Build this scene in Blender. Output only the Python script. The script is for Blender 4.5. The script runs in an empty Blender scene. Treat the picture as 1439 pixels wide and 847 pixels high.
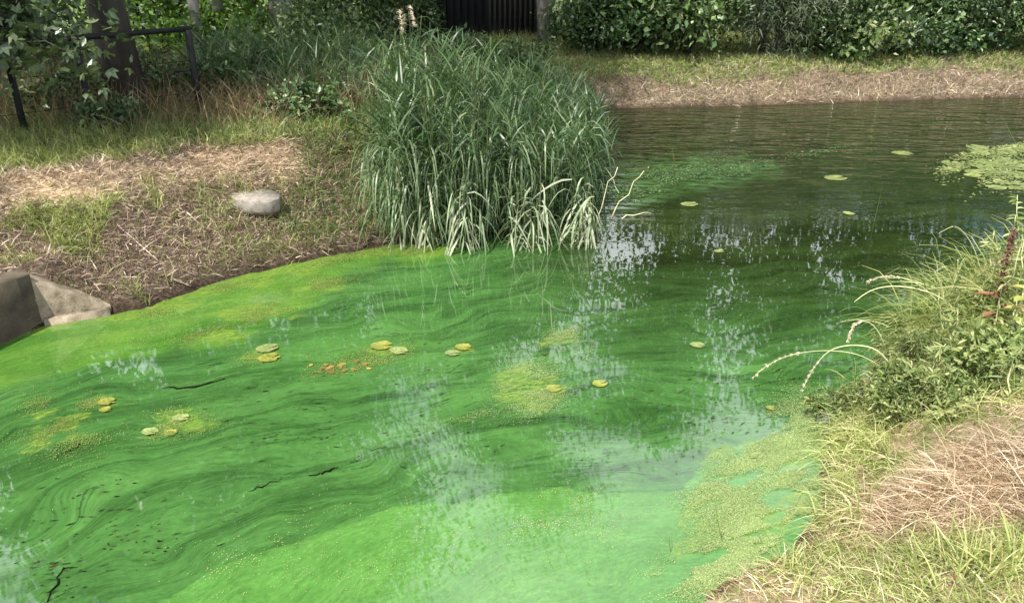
import bpy, math, random
import numpy as np
from mathutils import Vector
random.seed(7)
RNG = np.random.default_rng(7)
SC = bpy.context.scene
COL = SC.collection

# ------------------------------------------------------------------ camera
CAM_H, PITCH, FPX, CX, CY = 2.5, math.radians(24.0), 1129.0, 719.5, 423.5
cam_d = bpy.data.cameras.new('camera')
cam = bpy.data.objects.new('camera', cam_d)
COL.objects.link(cam)
cam.location = (0, 0, CAM_H)
cam.rotation_euler = (math.radians(90) - PITCH, 0, 0)
cam_d.sensor_width = 36.0
cam_d.lens = 36.0 * FPX / 1439.0
cam_d.clip_end = 2000
cam_d.clip_start = 0.05
SC.camera = cam
SC.render.resolution_x, SC.render.resolution_y = 1024, 602

# ------------------------------------------------------------------ light
SUN_EL, SUN_AZ = math.radians(57), (-0.60, -0.80)
n = math.hypot(*SUN_AZ)
TO_SUN = Vector((SUN_AZ[0]/n*math.cos(SUN_EL), SUN_AZ[1]/n*math.cos(SUN_EL), math.sin(SUN_EL)))
w = bpy.data.worlds.new('World')
SC.world = w
w.use_nodes = True
nt = w.node_tree
nt.nodes.clear()
wo = nt.nodes.new('ShaderNodeOutputWorld')
bg = nt.nodes.new('ShaderNodeBackground')
sky = nt.nodes.new('ShaderNodeTexSky')
sky.sky_type = 'NISHITA'
sky.sun_disc = False
sky.sun_elevation = SUN_EL
sky.sun_rotation = math.atan2(TO_SUN.x, TO_SUN.y)
sky.air_density = 1.0
sky.dust_density = 2.0
tc = nt.nodes.new('ShaderNodeTexCoord')
mp = nt.nodes.new('ShaderNodeMapping')
mp.inputs['Scale'].default_value = (1, 1, 1.8)
ns = nt.nodes.new('ShaderNodeTexNoise')
ns.inputs['Scale'].default_value = 2.6
ns.inputs['Detail'].default_value = 7
cr = nt.nodes.new('ShaderNodeValToRGB')
cr.color_ramp.elements[0].position = 0.36
cr.color_ramp.elements[1].position = 0.60
mx = nt.nodes.new('ShaderNodeMix')
mx.data_type = 'RGBA'
nt.links.new(tc.outputs['Generated'], mp.inputs['Vector'])
nt.links.new(mp.outputs['Vector'], ns.inputs['Vector'])
nt.links.new(ns.outputs['Fac'], cr.inputs['Fac'])
nt.links.new(cr.outputs['Color'], mx.inputs['Factor'])
nt.links.new(sky.outputs['Color'], mx.inputs['A'])
mx.inputs['B'].default_value = (13.0, 13.4, 14.0, 1)      # bright summer cloud, in the sky's own units
nt.links.new(mx.outputs['Result'], bg.inputs['Color'])
bg.inputs['Strength'].default_value = 0.10
nt.links.new(bg.outputs['Background'], wo.inputs['Surface'])
sd = bpy.data.lights.new('sun', 'SUN')
sd.energy = 5.0
sd.angle = math.radians(0.53)
sd.color = (1.0, 0.955, 0.88)
sun = bpy.data.objects.new('sun', sd)
COL.objects.link(sun)
sun.rotation_euler = TO_SUN.to_track_quat('Z', 'Y').to_euler()
sun.location = TO_SUN * 60

SC.view_settings.view_transform = 'Standard'
SC.view_settings.look = 'None'
SC.view_settings.exposure = 0.95
SC.view_settings.gamma = 1
SC.view_settings.use_curve_mapping = False
SC.cycles.max_bounces = 8
SC.cycles.transparent_max_bounces = 8

# ------------------------------------------------------------------ helpers
CP, SP = math.cos(PITCH), math.sin(PITCH)
def ray(px, py):
    a, b = (px - CX) / FPX, (CY - py) / FPX
    return a, CP + b * SP, -SP + b * CP
def gp(px, py, z=0.0):                     # the place on level z that the photograph shows at a pixel
    d = ray(px, py); t = (z - CAM_H) / d[2]
    return (d[0] * t, d[1] * t, z)
def yp(px, py, Y):                         # the place at distance Y
    d = ray(px, py); t = Y / d[1]
    return (d[0] * t, Y, CAM_H + d[2] * t)
def proj(P):
    x, y, z = P[..., 0], P[..., 1], P[..., 2] - CAM_H
    dep = np.maximum(y * CP - z * SP, 0.05)
    return CX + FPX * x / dep, CY - FPX * (y * SP + z * CP) / dep

_perm = np.random.default_rng(3).random((256, 256))
def vnoise(x, y):
    xi, yi = np.floor(x).astype(int), np.floor(y).astype(int)
    fx, fy = x - xi, y - yi
    fx, fy = fx*fx*(3-2*fx), fy*fy*(3-2*fy)
    a = _perm[xi & 255, yi & 255]; b = _perm[(xi+1) & 255, yi & 255]
    c = _perm[xi & 255, (yi+1) & 255]; d = _perm[(xi+1) & 255, (yi+1) & 255]
    return (a*(1-fx)+b*fx)*(1-fy) + (c*(1-fx)+d*fx)*fy
def fbm(x, y, o=4):
    s, a, t = 0, 1.0, 0
    for i in range(o):
        s = s + a * vnoise(x * 2**i + 17.3*i, y * 2**i + 5.1*i); t += a; a *= .5
    return s / t
def sstep(a, b, x):
    t = np.clip((x - a) / (b - a), 0, 1)
    return t*t*(3-2*t)
def sdist(x, y, poly):                     # signed distance to a polygon, positive outside
    P = np.array(poly, float)
    best = np.full(np.shape(x), 1e9); inside = np.zeros(np.shape(x), bool)
    for i in range(len(P)):
        (x0, y0), (x1, y1) = P[i-1], P[i]
        ex, ey = x1-x0, y1-y0
        t = np.clip(((x-x0)*ex + (y-y0)*ey) / (ex*ex+ey*ey+1e-12), 0, 1)
        best = np.minimum(best, (x-x0-t*ex)**2 + (y-y0-t*ey)**2)
        c = ((y0 > y) != (y1 > y))
        xx = x0 + (y - y0) * ex / (ey if abs(ey) > 1e-12 else 1e-12)
        inside ^= (c & (x < xx))
    d = np.sqrt(best)
    return np.where(inside, -d, d)
def pmask(x, y, poly, soft, jit=0, fr=.03):
    j = (fbm(x*fr, y*fr, 4) - .5) * 2 * jit if jit else 0
    return 1 - sstep(-soft, soft, sdist(x, y, poly) + j)

def meta(o, label=None, cat=None, group=None, kind=None):
    if label: o['label'] = label
    if cat: o['category'] = cat
    if group: o['group'] = group
    if kind: o['kind'] = kind
    return o
def mkmesh(name, V, quads=None, tris=None, attrs=None, mat=None, smooth=False):
    V = np.ascontiguousarray(V, np.float32)
    me = bpy.data.meshes.new(name)
    q = np.zeros((0, 4), np.int32) if quads is None or len(quads) == 0 else np.asarray(quads, np.int32)
    t = np.zeros((0, 3), np.int32) if tris is None or len(tris) == 0 else np.asarray(tris, np.int32)
    me.vertices.add(len(V)); me.vertices.foreach_set('co', V.ravel())
    lv = np.concatenate([q.ravel(), t.ravel()])
    me.loops.add(len(lv)); me.loops.foreach_set('vertex_index', lv)
    me.polygons.add(len(q) + len(t))
    ls = np.concatenate([np.arange(len(q)) * 4, len(q)*4 + np.arange(len(t)) * 3]).astype(np.int32)
    me.polygons.foreach_set('loop_start', ls)
    if smooth: me.polygons.foreach_set('use_smooth', np.ones(len(ls), bool))
    if attrs:
        for k, v in attrs.items():
            v = np.asarray(v, np.float32)
            if v.ndim == 2:
                a = me.attributes.new(k, 'FLOAT_VECTOR', 'POINT'); a.data.foreach_set('vector', v.ravel())
            else:
                a = me.attributes.new(k, 'FLOAT', 'POINT'); a.data.foreach_set('value', v)
    me.update(calc_edges=True); me.validate()
    if mat: me.materials.append(mat)
    return me
def link(name, me, parent=None, loc=None):
    o = bpy.data.objects.new(name, me); COL.objects.link(o)
    if parent: o.parent = parent
    if loc is not None: o.location = loc
    return o
def empty(name, loc, label, cat, group=None):
    o = bpy.data.objects.new(name, None); COL.objects.link(o)
    o.location = loc; o.empty_display_size = .1
    return meta(o, label, cat, group)
class Geo:                                 # gathers shapes for ONE mesh
    def __init__(s): s.V, s.Q, s.T, s.R, s.S, s.n = [], [], [], [], [], 0
    def add(s, V, Q=None, T=None, rnd=0.5, tt=0.5):
        V = np.asarray(V, float); m = len(V)
        s.V.append(V)
        if Q is not None and len(Q): s.Q.append(np.asarray(Q) + s.n)
        if T is not None and len(T): s.T.append(np.asarray(T) + s.n)
        s.R.append(np.broadcast_to(np.asarray(rnd, float), (m,))); s.S.append(np.broadcast_to(np.asarray(tt, float), (m,)))
        s.n += m; return s
    def box(s, c, sz, rz=0, tilt=0, rnd=.5, taper=1.0):
        x, y, z = np.array(sz) / 2
        v = np.array([[-x,-y,-z],[x,-y,-z],[x,y,-z],[-x,y,-z],[-x*taper,-y*taper,z],[x*taper,-y*taper,z],[x*taper,y*taper,z],[-x*taper,y*taper,z]])
        ca, sa = math.cos(tilt), math.sin(tilt)
        v = v @ np.array([[ca,0,-sa],[0,1,0],[sa,0,ca]])
        ca, sa = math.cos(rz), math.sin(rz)
        v = v @ np.array([[ca,sa,0],[-sa,ca,0],[0,0,1]])
        return s.add(v + np.array(c), [[0,3,2,1],[4,5,6,7],[0,1,5,4],[1,2,6,5],[2,3,7,6],[3,0,4,7]], rnd=rnd)
    def tube(s, pts, rad, k=8, rnd=.5, cap=True):
        pts = np.asarray(pts, float); m = len(pts)
        rad = np.broadcast_to(np.asarray(rad, float), (m,))
        tan = np.gradient(pts, axis=0); tan /= np.linalg.norm(tan, axis=1)[:, None] + 1e-9
        ref = np.array([0, 0, 1.]) if abs(tan[0][2]) < .8 else np.array([1., 0, 0])
        a = np.cross(tan, ref); a /= np.linalg.norm(a, axis=1)[:, None] + 1e-9
        b = np.cross(tan, a)
        th = np.linspace(0, 2*math.pi, k, endpoint=False)
        v = pts[:, None] + rad[:, None, None] * (np.cos(th)[None, :, None]*a[:, None] + np.sin(th)[None, :, None]*b[:, None])
        q = []
        for i in range(m-1):
            for j in range(k):
                q.append([i*k+j, i*k+(j+1) % k, (i+1)*k+(j+1) % k, (i+1)*k+j])
        v = v.reshape(-1, 3); T = []
        if cap:
            v = np.vstack([v, pts[0], pts[-1]])
            for j in range(k):
                T.append([m*k, (j+1) % k, j]); T.append([m*k+1, (m-1)*k+j, (m-1)*k+(j+1) % k])
        return s.add(v, q, T, rnd=rnd, tt=np.concatenate([np.repeat(np.linspace(0, 1, m), k), [0, 1] if cap else []]))
    def mesh(s, name, mat, smooth=False):
        if not s.n: return mkmesh(name, np.zeros((0, 3)), mat=mat)
        return mkmesh(name, np.vstack(s.V), np.vstack(s.Q) if s.Q else None, np.vstack(s.T) if s.T else None,
                      {'rnd': np.concatenate(s.R), 'tt': np.concatenate(s.S)}, mat, smooth)
    def build(s, name, mat, parent=None, smooth=False): return link(name, s.mesh(name, mat, smooth), parent)

def norm(v): return v / (np.linalg.norm(v, axis=-1, keepdims=True) + 1e-9)
PROF = {'blade': lambda t: np.minimum(1, .75 + .6*t) * (1 - t**2.2), 'straw': lambda t: 1 - .4*t, 'leaf': lambda t: np.sin(np.pi * np.clip(.08+.92*t, 0, 1))**.7,
        'reed': lambda t: np.clip(.45 + 2.2*t, 0, 1) * (1 - t**1.8)}
def strips(g, P, D, L, W, bend=0.8, nseg=3, prof='blade', rnd=None, bdir=None, flat=False):
    P = np.asarray(P, float); n = len(P)
    if n == 0: return g
    D = norm(np.broadcast_to(np.asarray(D, float), (n, 3)))
    L = np.broadcast_to(np.asarray(L, float), (n,)); W = np.broadcast_to(np.asarray(W, float), (n,))
    bend = np.broadcast_to(np.asarray(bend, float), (n,))
    rnd = RNG.random(n) if rnd is None else np.broadcast_to(rnd, (n,))
    G = np.array([0, 0, -1.]) if bdir is None else bdir
    az = RNG.random(n) * 2*np.pi
    S = np.cross(D, np.stack([np.cos(az), np.sin(az), 0*az + (3 if flat else .05)], 1)); S = norm(S)
    c = P.copy(); out = []; tt = []
    for k in range(nseg + 1):
        t = k / nseg
        wd = (W * PROF[prof](t) * .5)[:, None]
        if k < nseg:
            out += [c - S*wd, c + S*wd]; tt += [t, t]
        else:
            out += [c]; tt += [1.]
        d = norm(D + (bend * (t + .5/nseg))[:, None] * G)
        c = c + d * (L / nseg)[:, None]
    m = 2*nseg + 1
    V = np.stack(out, 1).reshape(-1, 3)
    base = (np.arange(n) * m)[:, None]
    Q = np.concatenate([base + np.array([2*k, 2*k+1, 2*k+3, 2*k+2]) for k in range(nseg-1)]) if nseg > 1 else None
    T = base + np.array([2*nseg-2, 2*nseg-1, 2*nseg])
    return g.add(V, Q, T, np.repeat(rnd, m), np.tile(tt, n))
def leaves(g, P, D, N, L, W, fold=.25, rnd=None, hexa=False):
    P = np.asarray(P, float); n = len(P)
    if n == 0: return g
    D = norm(D); S = norm(np.cross(D, N)); N = np.cross(S, D)
    L = np.broadcast_to(np.asarray(L, float), (n,))[:, None]; W = np.broadcast_to(np.asarray(W, float), (n,))[:, None]
    rnd = RNG.random(n) if rnd is None else np.broadcast_to(rnd, (n,))
    if not hexa:
        V = np.stack([P, P + D*L*.45 + S*W*.5 + N*W*fold, P + D*L, P + D*L*.45 - S*W*.5 + N*W*fold], 1).reshape(-1, 3)
        b = (np.arange(n) * 4)[:, None]
        T = np.concatenate([b + [0, 1, 2], b + [0, 2, 3]])
        return g.add(V, None, T, np.repeat(rnd, 4), np.tile([0, .5, 1, .5], n))
    V = np.stack([P, P + D*L*.28 + S*W*.45 + N*W*fold, P + D*L*.68 + S*W*.38 + N*W*fold*.7 - N*L*.05, P + D*L - N*L*.15,
                  P + D*L*.68 - S*W*.38 + N*W*fold*.7 - N*L*.05, P + D*L*.28 - S*W*.45 + N*W*fold], 1).reshape(-1, 3)
    b = (np.arange(n) * 6)[:, None]
    Q = np.concatenate([b + [0, 1, 2, 3], b + [0, 3, 4, 5]])
    return g.add(V, Q, None, np.repeat(rnd, 6), np.tile([0, .3, .7, 1, .7, .3], n))
def rdir(n, zb=0.0, zs=1.0):
    v = RNG.normal(size=(n, 3)); v[:, 2] = v[:, 2]*zs + zb
    return norm(v)

# ------------------------------------------------------------------ materials
def newmat(name):
    m = bpy.data.materials.new(name); m.use_nodes = True
    t = m.node_tree; t.nodes.clear()
    o = t.nodes.new('ShaderNodeOutputMaterial')
    return m, t, o
def nd(t, typ, ins=None, **kw):
    x = t.nodes.new(typ)
    for k, v in kw.items(): setattr(x, k, v)
    if ins:
        for k, v in ins.items():
            if hasattr(v, 'bl_idname') and hasattr(v, 'is_linked'): t.links.new(v, x.inputs[k])
            else: x.inputs[k].default_value = v
    return x
def c4(c): return (c[0], c[1], c[2], 1)
def ramp(t, fac, stops):
    r = t.nodes.new('ShaderNodeValToRGB'); e = r.color_ramp.elements
    while len(e) < len(stops): e.new(.5)
    for i, (p, c) in enumerate(stops):
        e[i].position = p; e[i].color = c4(c) if hasattr(c, '__len__') else (c, c, c, 1)
    t.links.new(fac, r.inputs['Fac'])
    return r.outputs['Color']
def mixc(t, f, a, b, mode='MIX'):
    x = t.nodes.new('ShaderNodeMix'); x.data_type = 'RGBA'; x.blend_type = mode
    for k, v in (('Factor', f), ('A', a), ('B', b)):
        if hasattr(v, 'is_linked'): t.links.new(v, x.inputs[k])
        else: x.inputs[k].default_value = v if k == 'Factor' else c4(v)
    return x.outputs['Result']
def mth(t, op, a, b=0.0, c=None):
    x = t.nodes.new('ShaderNodeMath'); x.operation = op
    for i, v in enumerate((a, b) if c is None else (a, b, c)):
        if hasattr(v, 'is_linked'): t.links.new(v, x.inputs[i])
        else: x.inputs[i].default_value = v
    return x.outputs[0]
def attr(t, name): return nd(t, 'ShaderNodeAttribute', attribute_name=name).outputs['Fac']
def noise(t, vec, scale, detail=4, rough=.55, dist=0.0):
    x = nd(t, 'ShaderNodeTexNoise', {'Scale': scale, 'Detail': detail, 'Roughness': rough, 'Distortion': dist})
    if vec is not None: t.links.new(vec, x.inputs['Vector'])
    return x.outputs['Fac']

def foliage(name, stops, trans=.35, rough=.5, tip=None, spec=.4):
    m, t, o = newmat(name)
    col = ramp(t, attr(t, 'rnd'), stops)
    if tip: col = mixc(t, mth(t, 'MULTIPLY', mth(t, 'POWER', attr(t, 'tt'), 2.0), .6), col, tip)
    geo = nd(t, 'ShaderNodeNewGeometry')
    big = noise(t, geo.outputs['Position'], 2.1, 2)
    col = mixc(t, .5, col, mixc(t, 1.0, col, ramp(t, big, [(.3, .55), (.7, 1.45)]), 'MULTIPLY'))
    p = nd(t, 'ShaderNodeBsdfPrincipled', {'Base Color': col, 'Roughness': rough, 'Specular IOR Level': spec})
    if trans > 0:
        tl = nd(t, 'ShaderNodeBsdfTranslucent', {'Color': mixc(t, 1.0, col, (1.25, 1.3, .7), 'MULTIPLY')})
        mxs = nd(t, 'ShaderNodeMixShader', {0: trans, 1: p.outputs[0], 2: tl.outputs[0]})
        t.links.new(mxs.outputs[0], o.inputs['Surface'])
    else: t.links.new(p.outputs[0], o.inputs['Surface'])
    return m
def solid(name, stops, scale=8, rough=.8, bump=.3, stretch=(1, 1, 1), detail=6, spec=.3, bscale=None):
    m, t, o = newmat(name)
    tcx = nd(t, 'ShaderNodeTexCoord')
    mpp = nd(t, 'ShaderNodeMapping', {'Vector': tcx.outputs['Object'], 'Scale': stretch})
    f = noise(t, mpp.outputs[0], scale, detail, .6)
    col = ramp(t, f, stops)
    p = nd(t, 'ShaderNodeBsdfPrincipled', {'Base Color': col, 'Roughness': rough, 'Specular IOR Level': spec})
    if bump:
        f2 = noise(t, mpp.outputs[0], bscale or scale*2.5, 6, .65)
        b = nd(t, 'ShaderNodeBump', {'Strength': bump, 'Distance': .02, 'Height': f2})
        t.links.new(b.outputs[0], p.inputs['Normal'])
    t.links.new(p.outputs[0], o.inputs['Surface'])
    return m

M = {}
M['reed'] = foliage('reed_leaf', [(0, (.018, .048, .018)), (.45, (.045, .092, .03)), (.8, (.092, .145, .053)), (1, (.19, .24, .13))], .3, .42, spec=.5)
M['reedpale'] = foliage('reed_pale', [(0, (.12, .18, .09)), (.5, (.27, .32, .19)), (1, (.48, .48, .36))], .25, .45)
M['reedstem'] = foliage('reed_stem', [(0, (.025, .05, .015)), (.7, (.06, .09, .03)), (1, (.16, .15, .07))], .05, .5)
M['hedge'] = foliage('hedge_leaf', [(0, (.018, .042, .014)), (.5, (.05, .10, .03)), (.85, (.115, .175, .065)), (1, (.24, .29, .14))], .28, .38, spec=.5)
M['hedge_b'] = foliage('bramble_leaf', [(0, (.03, .06, .02)), (.5, (.08, .135, .04)), (.85, (.17, .23, .09)), (1, (.30, .33, .17))], .3, .4, spec=.5)
M['willow'] = foliage('willow_leaf', [(0, (.05, .075, .045)), (.5, (.11, .14, .085)), (1, (.24, .26, .18))], .25, .45)
M['tree'] = foliage('tree_leaf', [(0, (.02, .045, .015)), (.5, (.04, .085, .022)), (1, (.085, .14, .04))], .35, .42)
M['maple'] = foliage('maple_leaf', [(0, (.03, .055, .025)), (.5, (.06, .10, .04)), (1, (.15, .19, .10))], .3, .36, spec=.55)
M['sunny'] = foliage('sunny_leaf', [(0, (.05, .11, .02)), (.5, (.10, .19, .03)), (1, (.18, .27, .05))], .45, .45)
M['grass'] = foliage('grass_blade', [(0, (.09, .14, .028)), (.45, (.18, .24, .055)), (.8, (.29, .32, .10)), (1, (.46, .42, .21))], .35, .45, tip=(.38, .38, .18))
M['neargrass'] = foliage('near_grass', [(0, (.13, .19, .04)), (.4, (.25, .31, .08)), (.75, (.38, .41, .15)), (1, (.58, .53, .30))], .35, .45, tip=(.46, .46, .24))
M['grass_sh'] = foliage('shaded_grass', [(0, (.04, .085, .02)), (.55, (.07, .125, .03)), (.85, (.14, .17, .05)), (1, (.28, .23, .10))], .3, .5)  # darker copy of the grass, tree shade put into its colours
M['dry'] = foliage('dry_grass', [(0, (.07, .05, .025)), (.5, (.15, .105, .055)), (.85, (.26, .19, .10)), (1, (.40, .32, .19))], .2, .6)
M['litter'] = foliage('litter', [(0, (.085, .055, .035)), (.4, (.22, .15, .105)), (.75, (.36, .265, .195)), (1, (.58, .49, .40))], .1, .65)
M['farlitter'] = foliage('far_litter', [(0, (.09, .07, .045)), (.4, (.21, .16, .11)), (.75, (.33, .26, .185)), (1, (.55, .47, .36))], .1, .65)
M['straw'] = foliage('straw', [(0, (.19, .125, .07)), (.4, (.38, .275, .175)), (.8, (.55, .435, .31)), (1, (.70, .61, .48))], .2, .5)
M['pathstraw'] = foliage('path_straw', [(0, (.26, .185, .105)), (.4, (.48, .37, .24)), (.8, (.64, .52, .37)), (1, (.74, .65, .50))], .2, .6)
M['mat'] = foliage('algae_mat', [(0, (.05, .12, .02)), (.35, (.10, .17, .03)), (.75, (.16, .21, .045)), (1, (.27, .28, .10))], .15, .5)
M['matpale'] = foliage('algae_mat_pale', [(0, (.09, .17, .05)), (.35, (.17, .25, .08)), (.75, (.25, .31, .11)), (1, (.38, .40, .19))], .15, .5)
M['scum'] = foliage('scum', [(0, (.02, .06, .015)), (.6, (.05, .10, .03)), (1, (.13, .18, .06))], .1, .5)
M['debris'] = foliage('debris', [(0, (.004, .006, .003)), (.7, (.012, .014, .006)), (1, (.05, .045, .02))], .0, .9, spec=.05)
M['speck'] = foliage('speck', [(0, (.20, .26, .08)), (.5, (.30, .30, .13)), (1, (.38, .30, .17))], .1, .5)
M['rust'] = foliage('rust_leaf', [(0, (.09, .065, .025)), (.5, (.19, .135, .035)), (1, (.30, .25, .06))], .15, .45)
M['pad'] = foliage('pad_leaf', [(0, (.10, .14, .045)), (.5, (.18, .22, .075)), (1, (.27, .29, .12))], .15, .32, spec=.6)
M['padyellow'] = foliage('pad_yellow', [(0, (.10, .15, .03)), (.5, (.20, .22, .04)), (1, (.30, .25, .05))], .15, .35, spec=.5)
M['weed'] = foliage('weed_leaf', [(0, (.07, .11, .03)), (.45, (.15, .20, .06)), (.8, (.26, .30, .11)), (1, (.42, .42, .21))], .35, .45)
M['yellowleaf'] = foliage('yellow_leaf', [(0, (.18, .23, .05)), (.5, (.28, .30, .07)), (1, (.38, .33, .10))], .3, .4)
M['dock'] = foliage('dock_seed', [(0, (.045, .018, .012)), (.5, (.085, .034, .024)), (1, (.15, .062, .045))], .1, .6)
M['redleaf'] = foliage('red_leaf', [(0, (.15, .055, .04)), (.6, (.26, .10, .07)), (1, (.36, .20, .13))], .25, .45)
M['seed'] = foliage('seed_head', [(0, (.34, .27, .19)), (.5, (.52, .43, .33)), (1, (.68, .59, .47))], .2, .6)
M['palestem'] = foliage('pale_stem', [(0, (.34, .38, .16)), (1, (.58, .56, .34))], .1, .5)
M['bark'] = solid('bark', [(.3, (.02, .018, .014)), (.6, (.045, .04, .032)), (.8, (.08, .074, .06))], 9, .85, .9, (1, 1, .25))
M['barkpale'] = solid('bark_pale', [(.3, (.09, .085, .075)), (.6, (.20, .19, .17)), (.8, (.32, .31, .28))], 9, .8, .6, (1, 1, .35))
M['metal'] = solid('dark_metal', [(.3, (.006, .007, .007)), (.7, (.014, .016, .015))], 20, .65, .1, spec=.2)
M['stone'] = solid('stone', [(.3, (.13, .11, .085)), (.5, (.215, .19, .16)), (.7, (.27, .245, .215))], 22, .85, .4, bscale=90)
M['concreteshade'] = solid('concrete_shaded', [(.3, (.026, .020, .012)), (.5, (.06, .048, .032)), (.75, (.105, .086, .06))], 5, .8, .3, bscale=60)  # darker copy of the concrete: the front wall's shade put into its colour
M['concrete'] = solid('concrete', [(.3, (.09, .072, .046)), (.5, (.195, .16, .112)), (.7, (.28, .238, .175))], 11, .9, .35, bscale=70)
M['blackwood'] = solid('black_wood', [(.3, (.010, .010, .012)), (.7, (.024, .024, .028))], 5, .6, .4, (6, 6, .5))
M['slat'] = solid('slat_wood', [(.3, (.03, .027, .025)), (.7, (.085, .078, .072))], 5, .7, .4, (6, 6, .5))
M['greywall'] = solid('grey_panel', [(.3, (.16, .17, .19)), (.7, (.24, .25, .28))], 3, .7, .1)
M['plank'] = solid('old_wood', [(.3, (.24, .175, .12)), (.6, (.40, .31, .23)), (.8, (.52, .44, .35))], 10, .8, .6, (.6, 8, 8))

# ------------------------------------------------------------------ the pond's outline
HC1, HC0 = gp(60, 456), gp(150, 441)
shore = [gp(*p)[:2] for p in [(60, 456), (150, 441), (205, 431), (250, 415), (320, 391), (400, 373), (470, 357), (530, 346), (570, 340)]]
shore += [(-.75, 7.35), (-.35, 8.1), (0, 9.1), (.35, 10.3), (.6, 11.6), (.85, 12.7), (1.25, 13.32)]
shore += [gp(*p)[:2] for p in [(862, 153), (950, 151), (1050, 148.5), (1150, 145.5), (1250, 142), (1350, 139), (1439, 137)]]
shore += [(12.5, 15.0), (15.5, 14.5), (15.5, 9.0), (10.0, 8.2), (6.6, 7.6), (4.6, 6.9), (3.75, 6.1), (3.1, 5.35), (2.45, 4.7)]
shore += [gp(*p)[:2] for p in [(1215, 545), (1165, 600), (1155, 660), (1160, 715), (1120, 770), (1060, 808), (1000, 838)]]
shore += [(.70, 2.30), (.45, 1.75), (-.2, 1.25), (-1.5, 1.0), (-4.5, 1.0), (-5.4, 2.0), (-5.2, 3.3), (-4.4, 4.1), (HC1[0] - .43, HC1[1] - .80)]

def height(x, y, d=None):
    if d is None: d = sdist(x, y, shore) + (fbm(x*2.2, y*2.2, 3) - .5) * .10 * sstep(2.6, 3.4, np.hypot(x + 3.6, y - 5.0)*1.6 + .9)
    wf = sstep(11.5, 13.0, y + .15*np.abs(x)*(x > 0))
    wl = (1 - wf) * sstep(.9, -.3, x - .16*(y - 6)) if False else (1 - wf) * (1 - sstep(-.3, 1.2, x - .1*(y-6)))
    wr = np.clip(1 - wf - wl, 0, 1)
    hb = .80*wl + .58*wf + .50*wr
    wd = 1.25*wl + 1.35*wf + 1.0*wr
    t = np.clip(d / wd, 0, 1)
    up = hb * (.12*sstep(0, .06, d) + .88*(.35*t + .65*t*t*(3-2*t)))
    n1 = (fbm(x*1.3, y*1.3, 4) - .5) * .12 * sstep(0.05, .6, d)
    n2 = (fbm(x*7, y*7, 3) - .5) * .05 * sstep(0.02, .3, d) * (1 - .4*sstep(1.2, 2.2, d))
    n3 = .25 * (fbm(x*.05, y*.05, 3) - .5) * sstep(6, 30, d)
    dn = -.55 * sstep(0, .8, -d)
    f = np.clip((x - HC1[0]) / (HC0[0] - HC1[0]), 0, 1.3)         # soil held up behind the concrete headwall
    fill = (.40 - .34*f) * sstep(.03, .14, d) * (x < HC0[0] + .1) * (y < 6.3) * (x > -5.5)
    up = np.maximum(up, fill)
    return np.where(d > 0, up + n1 + n2 + n3, dn)

def axis(lo, hi, step, far):
    a = list(np.arange(lo, hi + 1e-6, step)); s = step
    while a[-1] < far: s *= 1.35; a.append(a[-1] + s)
    s = step; b = []; v = lo
    while v > -far: s *= 1.35; v -= s; b.append(v)
    return np.array(b[::-1] + a)
gx, gy = axis(-7.5, 12.0, .075, 700), axis(.2, 18.5, .075, 700)
X, Y = np.meshgrid(gx, gy); x, y = X.ravel(), Y.ravel()
z = height(x, y)
nx, ny = len(gx), len(gy)
idx = np.arange(nx*ny).reshape(ny, nx)
Qd = np.stack([idx[:-1, :-1], idx[:-1, 1:], idx[1:, 1:], idx[1:, :-1]], -1).reshape(-1, 4)
PX, PY = proj(np.stack([x, y, z], 1))
# what covers the ground: 0 bare soil and litter, 1 green turf ; straw = dry cut grass
far = sstep(12.2, 13.2, y + .12*np.abs(x)*(x > 0))
green = .35 + 0*x
path = pmask(PX, PY, [(-400, 250), (0, 246), (160, 222), (300, 205), (420, 206), (430, 235), (330, 255), (220, 262), (100, 285), (0, 300), (-400, 330)], 14, 12)
path = path * (y < 11) * (x < 0)
dsh = sdist(x, y, shore)
farg = far * sstep(.62, .95, dsh + (fbm(x*1.1, y*1.1, 3)-.5)*.5)
right = (x > .3) * (y < 12)
soil = np.clip((1-far) * (x < .3) * (1 - sstep(.9, 1.3, dsh)) , 0, 1)
ground_mat, t, o = newmat('ground')
geo = nd(t, 'ShaderNodeNewGeometry'); pos = geo.outputs['Position']
n_f = noise(t, pos, 38, 6, .7); n_m = noise(t, pos, 5, 5, .6)
litc = ramp(t, n_f, [(.3, (.030, .022, .014)), (.5, (.09, .065, .045)), (.72, (.22, .165, .12))])
strc = ramp(t, n_f, [(.25, (.22, .155, .09)), (.5, (.40, .30, .195)), (.72, (.55, .44, .30))])
grc = ramp(t, n_f, [(.25, (.035, .065, .012)), (.5, (.085, .13, .03)), (.72, (.17, .19, .06))])
gf = ramp(t, mth(t, 'ADD', attr(t, 'green'), mth(t, 'MULTIPLY', mth(t, 'SUBTRACT', n_m, .5), 1.2)), [(.4, 0), (.6, 1)])
col = mixc(t, attr(t, 'straw'), litc, strc)
col = mixc(t, gf, col, grc)
col = mixc(t, attr(t, 'wet'), col, mixc(t, 1.0, col, (.30, .28, .25), 'MULTIPLY'))
p = nd(t, 'ShaderNodeBsdfPrincipled', {'Base Color': col, 'Roughness': .9, 'Specular IOR Level': .15})
b = nd(t, 'ShaderNodeBump', {'Strength': .8, 'Distance': .03, 'Height': n_f})
t.links.new(b.outputs[0], p.inputs['Normal']); t.links.new(p.outputs[0], o.inputs['Surface'])
gatt = np.clip(.75*(1-far)*(x < .3)*(1-path)*sstep(1.0, 1.6, dsh) + .15*soil + farg + .45*right, 0, 1)
satt = np.clip(path + .2*far*(1-farg) + .6*right, 0, 1)
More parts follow.
